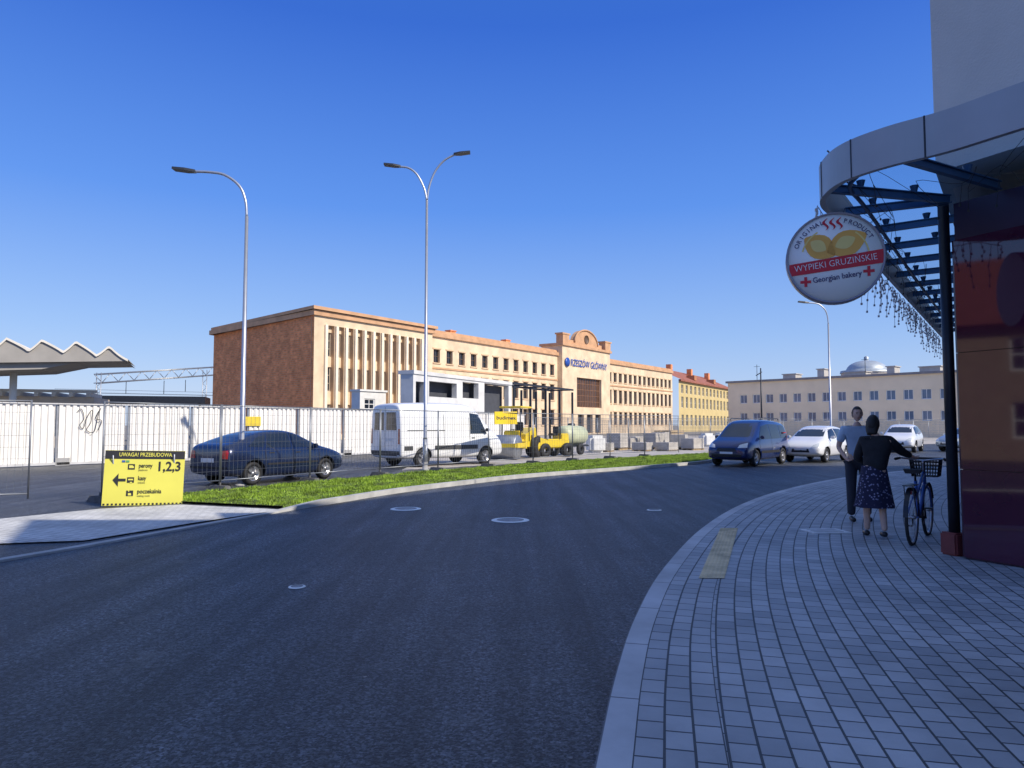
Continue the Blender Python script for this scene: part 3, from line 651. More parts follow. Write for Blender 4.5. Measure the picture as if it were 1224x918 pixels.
# ================= vehicles
def evalmesh(ob):
    dg=bpy.context.evaluated_depsgraph_get();e=ob.evaluated_get(dg);me=bpy.data.meshes.new_from_object(e);return me
def make_car(name,label,cat,pos,rz,ST_,paint,wx,wr,side,fr,rr,patches,scale=1.):
    t=thing(name,label,cat,pos,rz)
    t.scale=(scale,)*3
    vs=[];K=14
    for x,zb,zs,zt,w,wt in ST_:
        h=[(w*.80,zb),(w*.96,zb+.07),(w*1.0,zb+.3*(zs-zb)),(w*1.0,zb+.72*(zs-zb)),(w*.965,zs),(wt*1.02,zt-.1*(zt-zs)-.01),(wt*.78,zt)]
        vs+=[(x,-a,b) for a,b in h[::-1]]+[(x,a,b) for a,b in h]
    n=len(ST_);fs=[(i*K+k,(i+1)*K+k,(i+1)*K+(k+1)%K,i*K+(k+1)%K) for i in range(n-1) for k in range(K)]
    fs+=[tuple(range(K)),tuple((n-1)*K+k for k in range(K))[::-1]]
    me=bpy.data.meshes.new('b');me.from_pydata(vs,[],fs)
    bm=bmesh.new();bm.from_mesh(me);bmesh.ops.recalc_face_normals(bm,faces=bm.faces);bm.to_mesh(me);bm.free()
    me.materials.append(paint);me.materials.append(black)
    for p_ in me.polygons:p_.use_smooth=True
    ob=bpy.data.objects.new('b',me);COL.objects.link(ob)
    s=ob.modifiers.new('s','SUBSURF');s.levels=2;s.render_levels=2
    cut=MB()
    for x in wx:
        for sd in(-1,1):
            cut.lathe([(0,-.22),(wr+.055,-.22),(wr+.055,.3),(0,.3)],28,1,Matrix.Translation((x,sd*ST_[3][4]*.94,wr))@Matrix.Rotation(pi/2,4,'X'),False)
    co=cut.build('c',[paint,black])
    bm=bmesh.new();bm.from_mesh(co.data);bmesh.ops.remove_doubles(bm,verts=bm.verts,dist=1e-4);bmesh.ops.recalc_face_normals(bm,faces=bm.faces);bm.to_mesh(co.data);bm.free()
    bo=ob.modifiers.new('o','BOOLEAN');bo.object=co;bo.operation='DIFFERENCE';bo.solver='EXACT'
    me2=evalmesh(ob);me2.name='body'
    bpy.data.objects.remove(ob);bpy.data.objects.remove(co)
    body=bpy.data.objects.new('body',me2);COL.objects.link(body);body.parent=t
    bv=BVHTree.FromPolygons([v.co for v in me2.vertices],[p_.vertices for p_ in me2.polygons])
    def patch(nm,axis,c4,mt,parent=t,off=.007,nx=8,nz=4):
        m=MB();g=[]
        for j in range(nz+1):
            for i in range(nx+1):
                u,v=i/nx,j/nz
                a=c4[0][0]*(1-u)*(1-v)+c4[1][0]*u*(1-v)+c4[2][0]*u*v+c4[3][0]*(1-u)*v
                z=c4[0][1]*(1-u)*(1-v)+c4[1][1]*u*(1-v)+c4[2][1]*u*v+c4[3][1]*(1-u)*v
                if axis in('L','R'):
                    s=1 if axis=='L' else -1;hit=bv.ray_cast(Vector((a,s*3,z)),Vector((0,-s,0)))[0]
                    g.append(Vector((a,(hit.y if hit else s*.8)+s*off,z)))
                else:
                    s=1 if axis=='F' else -1;hit=bv.ray_cast(Vector((s*6,a,z)),Vector((-s,0,0)))[0]
                    g.append(Vector(((hit.x if hit else s*2)+s*off,a,z)))
        N_=nx+1;m.add(g,[(j*N_+i,j*N_+i+1,(j+1)*N_+i+1,(j+1)*N_+i) for j in range(nz) for i in range(nx)],0,True)
        return m.build(nm,mt,parent)
    for sd in 'LR':
        for w in side: patch('side_window',sd,w,glass)
    patch('windscreen','F',fr,glass,nx=10)
    if rr: patch('rear_window','B',rr,glass)
    for nm,axis,c4,mt in patches:
        for ax in (axis if axis=='LR' else [axis]):
            if ax in('F2','B2'):
                patch(nm,ax[0],c4,mt);patch(nm,ax[0],[(-a,b) for a,b in c4],mt)
            else: patch(nm,ax,c4,mt)
    for x in wx:
        for sd in(-1,1):
            Y_=ST_[3][4]*.93
            W=Matrix.Translation((x,sd*(Y_-.08),wr))@Matrix.Rotation(-sd*pi/2,4,'X')
            m=MB();m.lathe([(wr*.62,-.09),(wr*.92,-.1),(wr,-.06),(wr,.06),(wr*.92,.1),(wr*.64,.1)],28,0,W,True,True);wh=m.build('wheel',black,t)
            m=MB();m.lathe([(wr*.66,.085),(wr*.6,.09),(wr*.55,.03),(.0,.03)],28,0,W)
            for k in range(5):
                an=2*pi*k/5;m.box((cos(an)*wr*.32,sin(an)*wr*.32,.06),(wr*.58,wr*.16,.05),an,0,W)
            m.lathe([(.06,.04),(.06,.095),(0,.1)],12,0,W);m.build('rim',chrome,wh)
    return t
def strip_patch(x,z0,z1,w=.012): return [(x,z0),(x+w,z0),(x+w,z1),(x,z1)]
def mirrors(t,x,y,z,mt):
    for s in(-1,1):
        m=MB();m.box((x,s*(y+.06),z),(.14,.16,.13),bev=.03);m.build('wing_mirror',mt,t)
navy=mat('dark blue car paint',(.014,.026,.075),.25,.3,.05,2,coat=1.)
SED=[(-2.15,.36,.84,.95,.72,.62),(-2.1,.27,.92,1.08,.82,.68),(-1.8,.23,.95,1.16,.85,.68),(-1.5,.2,.95,1.27,.86,.64),(-.95,.18,.95,1.44,.87,.60),(-.15,.18,.95,1.49,.87,.6),(.42,.18,.94,1.40,.87,.6),(1.05,.18,.92,1.03,.86,.68),(1.6,.2,.84,.92,.85,.7),(2.05,.25,.7,.78,.8,.66),(2.2,.33,.6,.64,.68,.6)]
lines_s=[('door_seam','LR',strip_patch(.0,.35,.95),black),('door_seam','LR',strip_patch(-.98,.5,.95),black),('door_seam','LR',strip_patch(1.0,.4,.9),black),('door_handle','LR',[(-.85,.83),(-.67,.83),(-.67,.86),(-.85,.86)],black),('door_handle','LR',[(.1,.82),(.28,.82),(.28,.85),(.1,.85)],black),('side_moulding','LR',[(-.9,.52),(.95,.52),(.95,.57),(-.9,.57)],black)]
ph=G(318,577.5);rzc=math.atan2(.87,.5)
sed=make_car('parked_car','dark navy hatchback parked behind the fence on the left','car',(ph.x-.15,ph.y+.9,0),rzc,SED,navy,(-1.33,1.32),.31,
 [[(-.93,.99),(-.03,.98),(-.03,1.37),(-.75,1.36)],[(.03,.98),(.98,.97),(.45,1.31),(.03,1.37)],[(-1.5,1.03),(-1.0,1.0),(-.82,1.33),(-1.1,1.28)]],
 [(-.62,1.03),(.62,1.03),(.5,1.36),(-.5,1.36)],[(-.58,1.14),(.58,1.14),(.48,1.38),(-.48,1.38)],
 lines_s+[('tail_light','B2',[(.50,.72),(.76,.72),(.76,.94),(.52,.92)],redp),('headlight','F2',[(.42,.58),(.7,.58),(.68,.7),(.42,.68)],lens),('number_plate','B',[(-.26,.62),(.26,.62),(.26,.73),(-.26,.73)],white),('bumper_strip','B',[(-.75,.45),(.75,.45),(.75,.51),(-.75,.51)],black)])
vanw=mat('white van paint',(.82,.83,.84),.3,0,.03,2,coat=.8)
VAN=[(-2.5,.45,1.1,2.22,.95,.86),(-2.48,.33,1.1,2.30,1.0,.90),(-2.3,.3,1.1,2.36,1.02,.92),(-1,.28,1.1,2.4,1.03,.92),(.6,.28,1.1,2.4,1.03,.92),(1.15,.28,1.1,2.28,1.02,.88),(1.85,.28,1.1,1.48,1.0,.84),(2.3,.3,1.0,1.2,.98,.80),(2.48,.33,.85,.98,.94,.74),(2.54,.42,.70,.78,.82,.64)]
pv=G(479,560);hv=Vector((.72,.69,0)).normalized();cen=pv+hv*2.6+Vector((-hv.y,hv.x,0))*1.05
drk=mat('dark grey plastic',(.05,.052,.056),.6,0,.1,5)
vn=make_car('delivery_van','white panel van parked behind the fence and the double lamp','van',(cen.x,cen.y,0),math.atan2(hv.y,hv.x),VAN,vanw,(-1.5,1.55),.34,
 [[(.75,1.2),(1.62,1.2),(1.25,1.95),(.75,2.0)]],[(-.78,1.46),(.78,1.46),(.7,2.1),(-.7,2.1)],None,
 [('rear_door_window','B2',[(.08,1.35),(.72,1.35),(.66,2.0),(.08,2.0)],glass),('tail_light','B2',[(.82,.85),(.93,.85),(.92,1.4),(.83,1.4)],redp),('rear_bumper','B',[(-.92,.42),(.92,.42),(.92,.6),(-.92,.6)],drk),('number_plate','B',[(-.5,.95),(0,.95),(0,1.06),(-.5,1.06)],white),
  ('door_seam','LR',strip_patch(.7,.5,2.1,.015),drk),('door_seam','LR',strip_patch(1.68,.6,1.2,.015),drk),('door_seam','B',strip_patch(0,.62,2.2,.015),drk),('side_moulding','LR',[(-1.0,.62),(1.1,.62),(1.1,.78),(-1.0,.78)],drk),('side_moulding','LR',[(-2.35,.62),(-1.98,.62),(-1.98,.78),(-2.35,.78)],drk),('slide_rail','LR',[(-2.2,1.32),(-.5,1.32),(-.5,1.35),(-2.2,1.35)],drk),('door_seam','LR',strip_patch(-.55,.8,2.15,.012),drk),
  ('headlight','F2',[(.5,.8),(.85,.85),(.82,1.0),(.55,.95)],lens),('grille','F',[(-.45,.55),(.45,.55),(.45,.75),(-.45,.75)],drk),('door_handle','LR',[(.8,1.02),(.98,1.02),(.98,1.06),(.8,1.06)],drk)],scale=1.04)
mirrors(vn,1.55,1.02,1.35,drk)
mirrors(sed,.8,.84,1.0,navy)
blue=mat('blue car paint',(.008,.022,.11),.22,.2,.05,2,coat=1.)
MPV=[(-2.19,.40,.95,1.5,.74,.64),(-2.12,.28,1.0,1.70,.86,.68),(-1.2,.22,1.0,1.80,.89,.69),(0,.2,.99,1.84,.9,.7),(.7,.2,.98,1.76,.9,.66),(1.38,.2,.97,1.14,.88,.7),(1.9,.24,.88,1.0,.86,.68),(2.15,.28,.68,.8,.78,.6),(2.2,.36,.56,.64,.66,.5)]
fp=[('headlight','F2',[(.45,.72),(.78,.74),(.74,.92),(.5,.84)],lens),('grille','F',[(-.4,.58),(.4,.58),(.36,.72),(-.36,.72)],blackm),('lower_intake','F',[(-.6,.36),(.6,.36),(.6,.48),(-.6,.48)],blackm),('number_plate','F',[(-.26,.49),(.26,.49),(.26,.57),(-.26,.57)],white)]
pm=G(856,558);hm=Vector((-.66,-.75,0)).normalized();cm=pm-hm*2.2+Vector((.42,.1,0))
cv=make_car('parked_car','dark blue family van with roof rails facing left at the end of the grass','car',(cm.x,cm.y,0),math.atan2(hm.y,hm.x),MPV,blue,(-1.38,1.35),.33,
 [[(-1.95,1.08),(-1.2,1.06),(-1.2,1.6),(-1.85,1.58)],[(-1.12,1.06),(-.15,1.05),(-.15,1.64),(-1.12,1.62)],[(-.08,1.05),(1.05,1.03),(.55,1.55),(-.08,1.64)]],
 [(-.7,1.14),(.7,1.14),(.58,1.66),(-.58,1.66)],[(-.6,1.1),(.6,1.1),(.55,1.6),(-.55,1.6)],fp+[('door_seam','LR',strip_patch(-.12,.4,1.05),black),('door_seam','LR',strip_patch(1.05,.4,1.0),black),('side_moulding','LR',[(-.9,.5),(.95,.5),(.95,.6),(-.9,.6)],black),('tail_light','B2',[(.7,.9),(.84,.9),(.8,1.3),(.7,1.3)],redp)])
mirrors(cv,.95,.88,1.12,blue)
for s in(-1,1):
    m=MB();m.tube([(-1.5,s*.62,1.80),(-1.45,s*.62,1.86),(.3,s*.62,1.88),(.4,s*.62,1.80)],.018,6);m.build('roof_rail',blackm,cv)
whitep=mat('white car paint',(.8,.81,.83),.25,.05,.03,2,coat=.9)
HAT=[(-2.0,.4,.85,1.1,.68,.55),(-1.9,.28,.93,1.32,.8,.58),(-1.2,.22,.93,1.47,.84,.6),(-.3,.2,.92,1.52,.85,.61),(.4,.2,.91,1.44,.85,.59),(1.0,.2,.9,1.05,.84,.66),(1.55,.22,.82,.92,.82,.66),(1.92,.28,.66,.74,.75,.58),(2.02,.35,.55,.6,.62,.5)]
hside=[[(-1.05,1.0),(-.1,.99),(-.1,1.38),(-.95,1.36)],[(-.03,.99),(.9,.97),(.42,1.33),(-.03,1.38)],[(-1.55,1.04),(-1.15,1.02),(-1.05,1.34),(-1.35,1.3)]]
fh=[('headlight','F2',[(.4,.6),(.7,.64),(.66,.8),(.48,.72)],lens),('grille','F',[(-.36,.42),(.36,.42),(.32,.56),(-.32,.56)],blackm),('number_plate','F',[(-.25,.5),(.25,.5),(.25,.57),(-.25,.57)],white),('door_seam','LR',strip_patch(-.06,.38,.98),black),('door_seam','LR',strip_patch(.95,.4,.92),black)]
def hatch(px,py,hd,label,paint=whitep,st=HAT,sc_=1.):
    p_=G(px,py);hd=Vector((*hd,0)).normalized();c_=p_-hd*2.0*sc_
    t=make_car('parked_car',label,'car',(c_.x,c_.y,0),math.atan2(hd.y,hd.x),st,paint,(-1.25,1.25),.3,hside,[(-.6,1.05),(.6,1.05),(.5,1.4),(-.5,1.4)],[(-.55,1.05),(.55,1.05),(.48,1.35),(-.48,1.35)],fh,scale=sc_)
    mirrors(t,.78,.84,1.02,paint);return t
hatch(957,553,(-.66,-.75),'white hatchback facing left beside the blue family van',sc_=1.05)
hatch(1072,541,(-.6,-.8),'white car parked behind the two people',sc_=1.1)
hatch(1131,540,(-.9,-.4),'pale blue car at the right, mostly hidden by the column and dark red wall',mat('pale blue paint',(.3,.38,.48),.3,.4,.04,2,coat=.8))

# ================= machines
yelm=mat('machine yellow',(.78,.58,.03),.45,0,.1,2,coat=.3);greenm=mat('pale green machine',(.50,.53,.36),.5,0,.15,2)
p=G(608,550)
t=thing('road_roller','yellow road roller with steel drum and roll frame behind the fence','roller',(p.x+.3,p.y+1.6,0),rzS+pi*1.06);t.scale=(.84,.84,.92)
m=MB();m.lathe([(0,-.8),(.58,-.8),(.62,-.77),(.62,.77),(.58,.8),(0,.8)],32,0,Matrix.Translation((1.35,0,.62))@Matrix.Rotation(pi/2,4,'X'));m.build('front_drum',galv,t)
m=MB()
for s in(-1,1): m.box((1.2,s*.88,.72),(1.1,.08,.24))
m.box((.55,0,.72),(.2,1.84,.35));m.box((1.98,0,.72),(.12,1.84,.2));m.build('drum_yoke',yelm,t)
m=MB();m.add([(-.1,-.6,.6),(-.1,.6,.6),(-2.0,.55,.6),(-2.0,-.55,.6),(-.1,-.6,1.25),(-.1,.6,1.25),(-1.9,.5,1.6),(-1.9,-.5,1.6)],[(0,1,2,3),(4,7,6,5),(0,4,5,1),(1,5,6,2),(2,6,7,3),(3,7,4,0)]);m.box((.25,0,.75),(.9,1.1,.5),bev=.05);m.box((.35,0,1.2),(.3,1.0,.5),bev=.05);m.build('bonnet',yelm,t)
m=MB()
for k in range(5): m.box((-1.0-.16*k,-.585,1.1),(.08,.05,.25))
m.build('engine_vents',blackm,t)
for s in(-1,1):
    m=MB();m.lathe([(.25,-.2),(.52,-.2),(.58,-.14),(.58,.14),(.52,.2),(.25,.2)],24,0,Matrix.Translation((-1.4,s*.75,.58))@Matrix.Rotation(pi/2,4,'X'),True,True);w=m.build('wheel',black,t)
    m=MB();m.lathe([(.26,-.12),(.24,.12),(0,.12)],16,0,Matrix.Translation((-1.4,s*.78,.58))@Matrix.Rotation(s*-pi/2,4,'X'));m.build('rim',yelm,w)
m=MB()
for x in(-.7,.55):
    for s in(-1,1): m.tube([(x,s*.58,.9),(x,s*.55,2.6)],.04,8)
m.build('roll_frame',blackm,t)
m=MB();m.box((-.08,0,2.66),(1.6,1.35,.1),bev=.03);m.build('roof',yelm,t)
m=MB();m.box((-.35,0,1.35),(.5,.5,.16),bev=.04);m.box((-.6,0,1.65),(.14,.5,.5),bev=.04);m.build('seat',black,t)
m=MB();m.tube([(.4,0,1.0),(.25,0,1.5)],.03,6);m.lathe([(.17,0),(.2,.015),(.17,.03),(.15,.015)],16,0,Matrix.Translation((.25,0,1.5)),True,True);m.build('steering_wheel',black,t)
p=G(650,547.5)
t=thing('dumper','small yellow site dumper with roll bar and tipped skip beside the roller','dumper',(p.x+.3,p.y+1.4,0),rzS+pi*.9);t.scale=(.9,.9,.9)
m=MB();sk=[(.4,.9),(1.6,1.25),(1.3,.5),(.6,.45)]
m.add([(x,-.6,z) for x,z in sk]+[(x,.6,z) for x,z in sk],[(3,2,1,0),(4,5,6,7),(1,2,6,5),(2,3,7,6),(3,0,4,7)]);m.build('skip',yelm,t)
m=MB();m.box((-.4,0,.75),(1.6,.9,.5),bev=.06);m.box((-.9,0,1.1),(.6,.8,.4),bev=.05);m.build('chassis',yelm,t)
for x in(-.9,.75):
    for s in(-1,1):
        m=MB();m.lathe([(.15,-.13),(.34,-.13),(.39,-.08),(.39,.08),(.34,.13),(.15,.13)],20,0,Matrix.Translation((x,s*.58,.39))@Matrix.Rotation(pi/2,4,'X'),True,True);m.build('wheel',black,t)
m=MB()
m.tube([(-.5,-.42,1),(-.5,-.42,2.1),(-.5,.42,2.1),(-.5,.42,1)],.04,8);m.build('roll_bar',blackm,t)
m=MB();m.box((-.35,0,1.25),(.4,.45,.14),bev=.03);m.box((-.55,0,1.5),(.1,.45,.4),bev=.03);m.build('seat',black,t)
p=G(690,545)
t=thing('water_tanker','pale green rounded tank trailer standing right of the yellow machines','tank trailer',(p.x-.2,p.y+1.2,0),rzS)
m=MB();m.lathe([(0,-1.1),(.35,-1.08),(.5,-.95),(.55,0),(.5,.95),(.35,1.08),(0,1.1)],24,0,Matrix.Translation((0,0,1.05))@Matrix.Rotation(pi/2,4,'Y'));m.build('tank',greenm,t)
m=MB();m.box((0,0,.5),(2.2,.8,.1));m.tube([(1.1,0,.5),(1.9,0,.45)],.04,6);m.build('chassis',blackm,t)
for s in(-1,1):
    m=MB();m.lathe([(.12,-.08),(.28,-.09),(.32,0),(.28,.09),(.12,.08)],20,0,Matrix.Translation((0,s*.55,.32))@Matrix.Rotation(pi/2,4,'X'),True,True);m.build('wheel',black,t)
m=MB();m.lathe([(.2,1.55),(.2,1.68),(0,1.7)],12);m.build('filler_cap',blackm,t)
P=None;stackm=brickmat('stacked blocks',(.5,.47,.43),(.6,.56,.5),(.18,.17,.16),.2,.09,.01,.9,.4)
wood=mat('pallet wood',(.42,.31,.18),.85,0,.2,5,stretch=(1,8,1))
for i,(px,py) in enumerate([(738,538),(752,537),(768,539),(782,537),(797,539),(812,537),(828,538),(760,534),(790,534),(722,540)]):
    p=G(px,py)
    if P is None:
        P=thing('block_pallet','pallet of grey paving blocks in the building site behind the fence','pallet',p,rzS,'pallets of blocks in the site')
        m=MB();m.box((0,0,.62),(1.1,.95,.9));m.build('blocks',stackm,P)
        m=MB()
        for y in(-.4,0,.4): m.box((0,y,.06),(1.2,.1,.1))
        for k in range(6): m.box((-.5+k*.2,0,.14),(.12,1.0,.03))
        m.build('slats',wood,P)
    else:
        q=dup(P,p,rzS+random.uniform(-.3,.3));q.scale=(1,1,random.choice((.5,.7,.9,1.0)))
for i,(px,py,lb) in enumerate([(845,534,'white big bag of material left of the blue family van'),(712,541,'white bulk bag standing near the green tank trailer'),(862,532,'white bulk bag farthest back in the site, over the blue van roof')]):
    p=G(px,py);m=MB();m.box((0,0,.5),(.95,.95,1.0),.3,bev=.16);o=m.build('bulk_bag',mat('white woven bag',(.7,.7,.68),.8,0,.1,5,.4,10));o.location=p;tag(o,lb,'bag')
p=G(790,533);t=thing('timber_stack','long stack of pale timber planks in the site behind the fence','timber',(p.x+2,p.y+6,0),rzS+.2)
m=MB()
for j in range(5):
    for k in range(5): m.box((random.uniform(-.2,.2),-.6+k*.28,.2+j*.22),(6,.24,.16))
m.build('planks',wood,t)

# ================= right building
c0=G(1155,668,.1);c1=G(1224,679,.1)
d1=(c1-c0);d1.z=0;d1.normalize();d2=Vector((.58,.81,0)).normalized()
gloss=mat('glossy dark red cladding',(.06,.006,.028),.04,0,.15,1.2,coat=.8,spec=.6)
rend=mat('grey render',(.62,.61,.58),.9,0,.06,1.5,.25,40)
RB=thing('corner_building','corner building with glossy dark red ground floor and grey rendered upper wall','building',c0)
n1=Vector((d1.y,-d1.x,0));
if n1.dot(c0)>0:n1=-n1
n2=Vector((-d2.y,d2.x,0))
far1=d1*26;far2=d2*17.5
def slab(m,a,b,z0,z1,nn,th=.03,mi=0):
    a=Vector((a.x,a.y,0));b=Vector((b.x,b.y,0));vs=[a,b,b-nn*.2,a-nn*.2]
    m.add([Vector((v.x,v.y,z0)) for v in vs]+[Vector((v.x,v.y,z1)) for v in vs],[(3,2,1,0),(4,5,6,7),(0,1,5,4),(1,2,6,5),(2,3,7,6),(3,0,4,7)],mi)
m=MB();zs=[.12,1.1,2.42,3.72]
for dr,nn,Ln in((d1,n1,26),(d2,n2,17.5)):
    x=0
    while x<Ln-.1:
        x2=min(x+1.35,Ln)
        for j in range(3): slab(m,dr*(x+.004 if x else .0)+nn*.03,dr*(x2-.004)+nn*.03,zs[j]+.004-.1,zs[j+1]-.004-.1,nn)
        x=x2
m.build('cladding',gloss,RB)
m=MB()
for dr,nn,Ln in((d1,n1,26),(d2,n2,17.5)): slab(m,Vector((0,0,0)),dr*Ln,-.1,4.05,nn)
m.build('backing_wall',mat('dark purple band',(.03,.014,.04),.4,0,.2,2),RB)
m=MB();
def block(m,a,b,deep,z0,z1):
    q=[a,b,b+deep,a+deep];m.add([Vector((v.x,v.y,z0)) for v in q]+[Vector((v.x,v.y,z1)) for v in q],[(3,2,1,0),(4,5,6,7),(0,1,5,4),(1,2,6,5),(2,3,7,6),(3,0,4,7)])
E=Vector((1,0,0));UO=Vector((-.2,-.02,0))
block(m,UO,far2+UO,E*16,4.4,8.3);block(m,UO*1.01,d1*3+UO,E*12,4.41,8.31)
block(m,d1*3+E*.2,d1*7.5+E*.2,E*14,-.1,11);block(m,d1*7.5+E*.2,far1+E*.2,E*16,-.1,15.5)  # unseen taller blocks, added and stepped to cast shade over the road
block(m,d1*1+Vector((.5,.5,0)),far2+E*.5,E*12,-.1,4.38)
m.build('upper_wall_shade_blocks',rend,RB)
# canopy
ZT=4.4;ZB=4.02
ol=[G(1224,97,ZT),G(1130,131,ZT),G(1060,151,ZT),G(1010,170,ZT),G(986,188,ZT),G(980,207,ZT)]
vlast=Vector((ol[-1].x,ol[-1].y,ZT));end=vlast+d2*14.5
o0=ol[0];dirn=(ol[0]-ol[1]).normalized()
out=smooth([o0+dirn*5,o0+dirn*2.2]+ol+[vlast+d2*1.0+Vector((.02,0,0)),vlast+d2*5,end],6)
CP=thing('glass_canopy','curved glass and steel canopy wrapping round the corner building above the pavement','canopy',(0,0,0))
alum=mat('brushed aluminium fascia',(.40,.42,.43),.42,.3,.08,1.5)
m=MB();oi=offset(out,.06);
for a,b,za,zb in((out,out,ZB,ZT),(oi,oi,ZB,ZT)): m.strip(atz(a,za),atz(b,zb))
m.strip(atz(out,ZT),atz(oi,ZT));m.strip(atz(out,ZB),atz(oi,ZB));
m.build('fascia',alum,CP)
n_=len(out)
for i in range(2,n_-2,9):
    m=MB();m.box((out[i].x,out[i].y,(ZT+ZB)/2),(.012,.012,ZT-ZB+.004));m.build('fascia_joint',blackm,CP)
steel=mat('blue grey steel beam',(.05,.12,.22),.4,.4,.1,3)
def inner_pt(p):
    r=Vector((p.x-c0.x,p.y-c0.y,0));s2=r.dot(d2);s1=r.dot(d1)
    if s2>0: return Vector((c0.x,c0.y,0))+d2*s2
    if s1>0: return Vector((c0.x,c0.y,0))+d1*s1
    return Vector((c0.x,c0.y,0))
tot=[0]
for i in range(1,n_): tot.append(tot[-1]+(out[i]-out[i-1]).length)
def along(s):
    for i in range(1,n_):
        if tot[i]>=s: return out[i-1].lerp(out[i],(s-tot[i-1])/(tot[i]-tot[i-1]))
    return out[-1]
s_=.6
while s_<tot[-1]:
    p=along(s_);q=inner_pt(p);a=Vector((p.x,p.y,ZB+.16));b=Vector((q.x,q.y,ZB+.16));v=b-a
    m=MB();an=math.atan2(v.y,v.x);c_=(a+b)/2
    m.box((c_.x,c_.y,ZB+.222),(v.length-.1,.06,.012),an);m.box((c_.x,c_.y,ZB+.18),(v.length-.1,.012,.072),an);m.box((c_.x,c_.y,ZB+.138),(v.length-.1,.06,.012),an)
    for k in(.3,.7):
        w=a.lerp(b,k);m.lathe([(.03,ZB+.228),(.05,ZB+.3)],8,0,Matrix.Translation((w.x,w.y,0)))
    m.build('beam',steel,CP);s_+=1.12
m=MB();m.tube(atz(offset(out,.3),ZB+.15),.024,8);m.build('ring_tube',steel,CP)
glz=bpy.data.materials.new('canopy glass');glz.use_nodes=True;N=glz.node_tree.nodes;L=glz.node_tree.links
b=N['Principled BSDF'];tr=N.new('ShaderNodeBsdfTransparent');mx=N.new('ShaderNodeMixShader');tr.inputs[0].default_value=(.82,.92,.96,1)
b.inputs['Base Color'].default_value=(.4,.5,.6,1);b.inputs['Roughness'].default_value=.15
nz=N.new('ShaderNodeTexNoise');nz.inputs['Scale'].default_value=2.;mr=N.new('ShaderNodeMapRange');mr.inputs[3].default_value=.04;mr.inputs[4].default_value=.25
L.new(nz.outputs['Fac'],mr.inputs[0]);L.new(mr.outputs[0],mx.inputs[0]);L.new(tr.outputs[0],mx.inputs[1]);L.new(b.outputs[0],mx.inputs[2]);L.new(mx.outputs[0],N['Material Output'].inputs[0])
m=MB();m.strip([Vector((p.x,p.y,ZB+.31)) for p in oi],[inner_pt(p)+Vector((0,0,ZB+.31)) for p in oi]);m.build('glass_roof',glz,CP)
m=MB();path=[]
for k in range(90):
    a=along(4+k*.14+random.uniform(-.25,.25));q=inner_pt(a);a=a.lerp(Vector((q.x,q.y,a.z)),random.uniform(.02,.55))
    path.append(Vector((a.x,a.y,ZB+(.05 if k%2 else random.uniform(-.35,-.08)))))
m.tube(smooth(path,4),.0028,4,caps=False)
for p_ in path[::2]:
    q_=p_-Vector((random.uniform(-.05,.05),0,random.uniform(.08,.3)));m.tube([p_,q_],.0028,4);m.box(tuple(q_),(.014,.014,.022))
tag(m.build('fairy_lights',black),'tangled dark string of fairy lights hanging from the glass canopy','fairy lights')
# icicle string along the far stretch of the outer fascia
m=MB();pts=[];s_=7.2
while s_<tot[-1]-.2:
    a=along(s_);pts.append(Vector((a.x-.03,a.y,ZB-.03-.03*sin(s_*9))));s_+=.13
m.tube(pts,.005,4,caps=False)
for i,p_ in enumerate(pts):
    q=p_;dr=[.18,.5,.3,.62,.25,.42][i%6]*random.uniform(.8,1.15);pp=[q]
    for k in range(4): q=q+Vector((random.uniform(-.03,.03),random.uniform(-.03,.03),-dr/4));pp.append(q)
    m.tube(pp,.004,4,caps=False)
    for q in pp[1:]: m.box(tuple(q),(.022,.022,.03))
tag(m.build('icicle_lights',mat('pale light string',(.55,.56,.58),.5)),'pale icicle light string hanging from the far outer edge of the canopy','fairy lights')
pc=G(1142,663,.1);t=thing('canopy_column','slim black steel column holding the canopy beside the dark red wall','column',pc)
m=MB();m.tube([(0,0,.26),(0,0,ZB+.1)],.06,18);m.build('shaft',blackm,t)
m=MB();m.box((0,0,.13),(.22,.22,.26),.3,bev=.02);m.build('plinth',mat('brick red plinth',(.2,.04,.04),.6,0,.2,6),t)
# round sign
ps=V(998,308,7.35);R_=55.5/850*7.35
fdir=Vector((-ps.x*.75,-ps.y,0)).normalized();xa=Vector((-fdir.y,fdir.x,0))
if xa.x<0: xa=-xa
SG=thing('round_bakery_sign','round white bakery sign with bread drawing and red ribbon under the canopy','sign',ps)
Rt=Matrix((xa,Vector((0,0,1)),fdir)).transposed().to_4x4()
m=MB();m.lathe([(0,.0),(R_*.985,.0),(R_*.985,-.01)],48,0,Rt);m.build('face',mat('sign face white',(.98,.98,.93),.35,0,.01,2),SG)
m=MB();m.lathe([(R_*.985,.012),(R_,.008),(R_,-.13),(R_*.96,-.13),(0,-.13)],48,0,Rt);m.lathe([(R_*.955,.008),(R_*.985,.012)],48,0,Rt);m.build('rim',mat('sign rim grey',(.3,.28,.32),.4,.2,.05,2),SG)
def S2(x,y,z=.004): return Rt@Vector((x*R_,y*R_,z))
redm=mat('ribbon red',(.62,.012,.03),.5);cream=mat('bread orange',(.95,.47,.08),.5);yl=mat('bread yellow',(.98,.70,.22),.5);navyt=mat('navy print',(.04,.03,.12),.5)
m=MB();cs_=[(-.93,-.10),(.95,.12),(.95,-.18),(-.93,-.36)]
m.add([S2(x,y,.006) for x,y in cs_],[(0,1,2,3)]);m.build('red_ribbon',redm,SG)
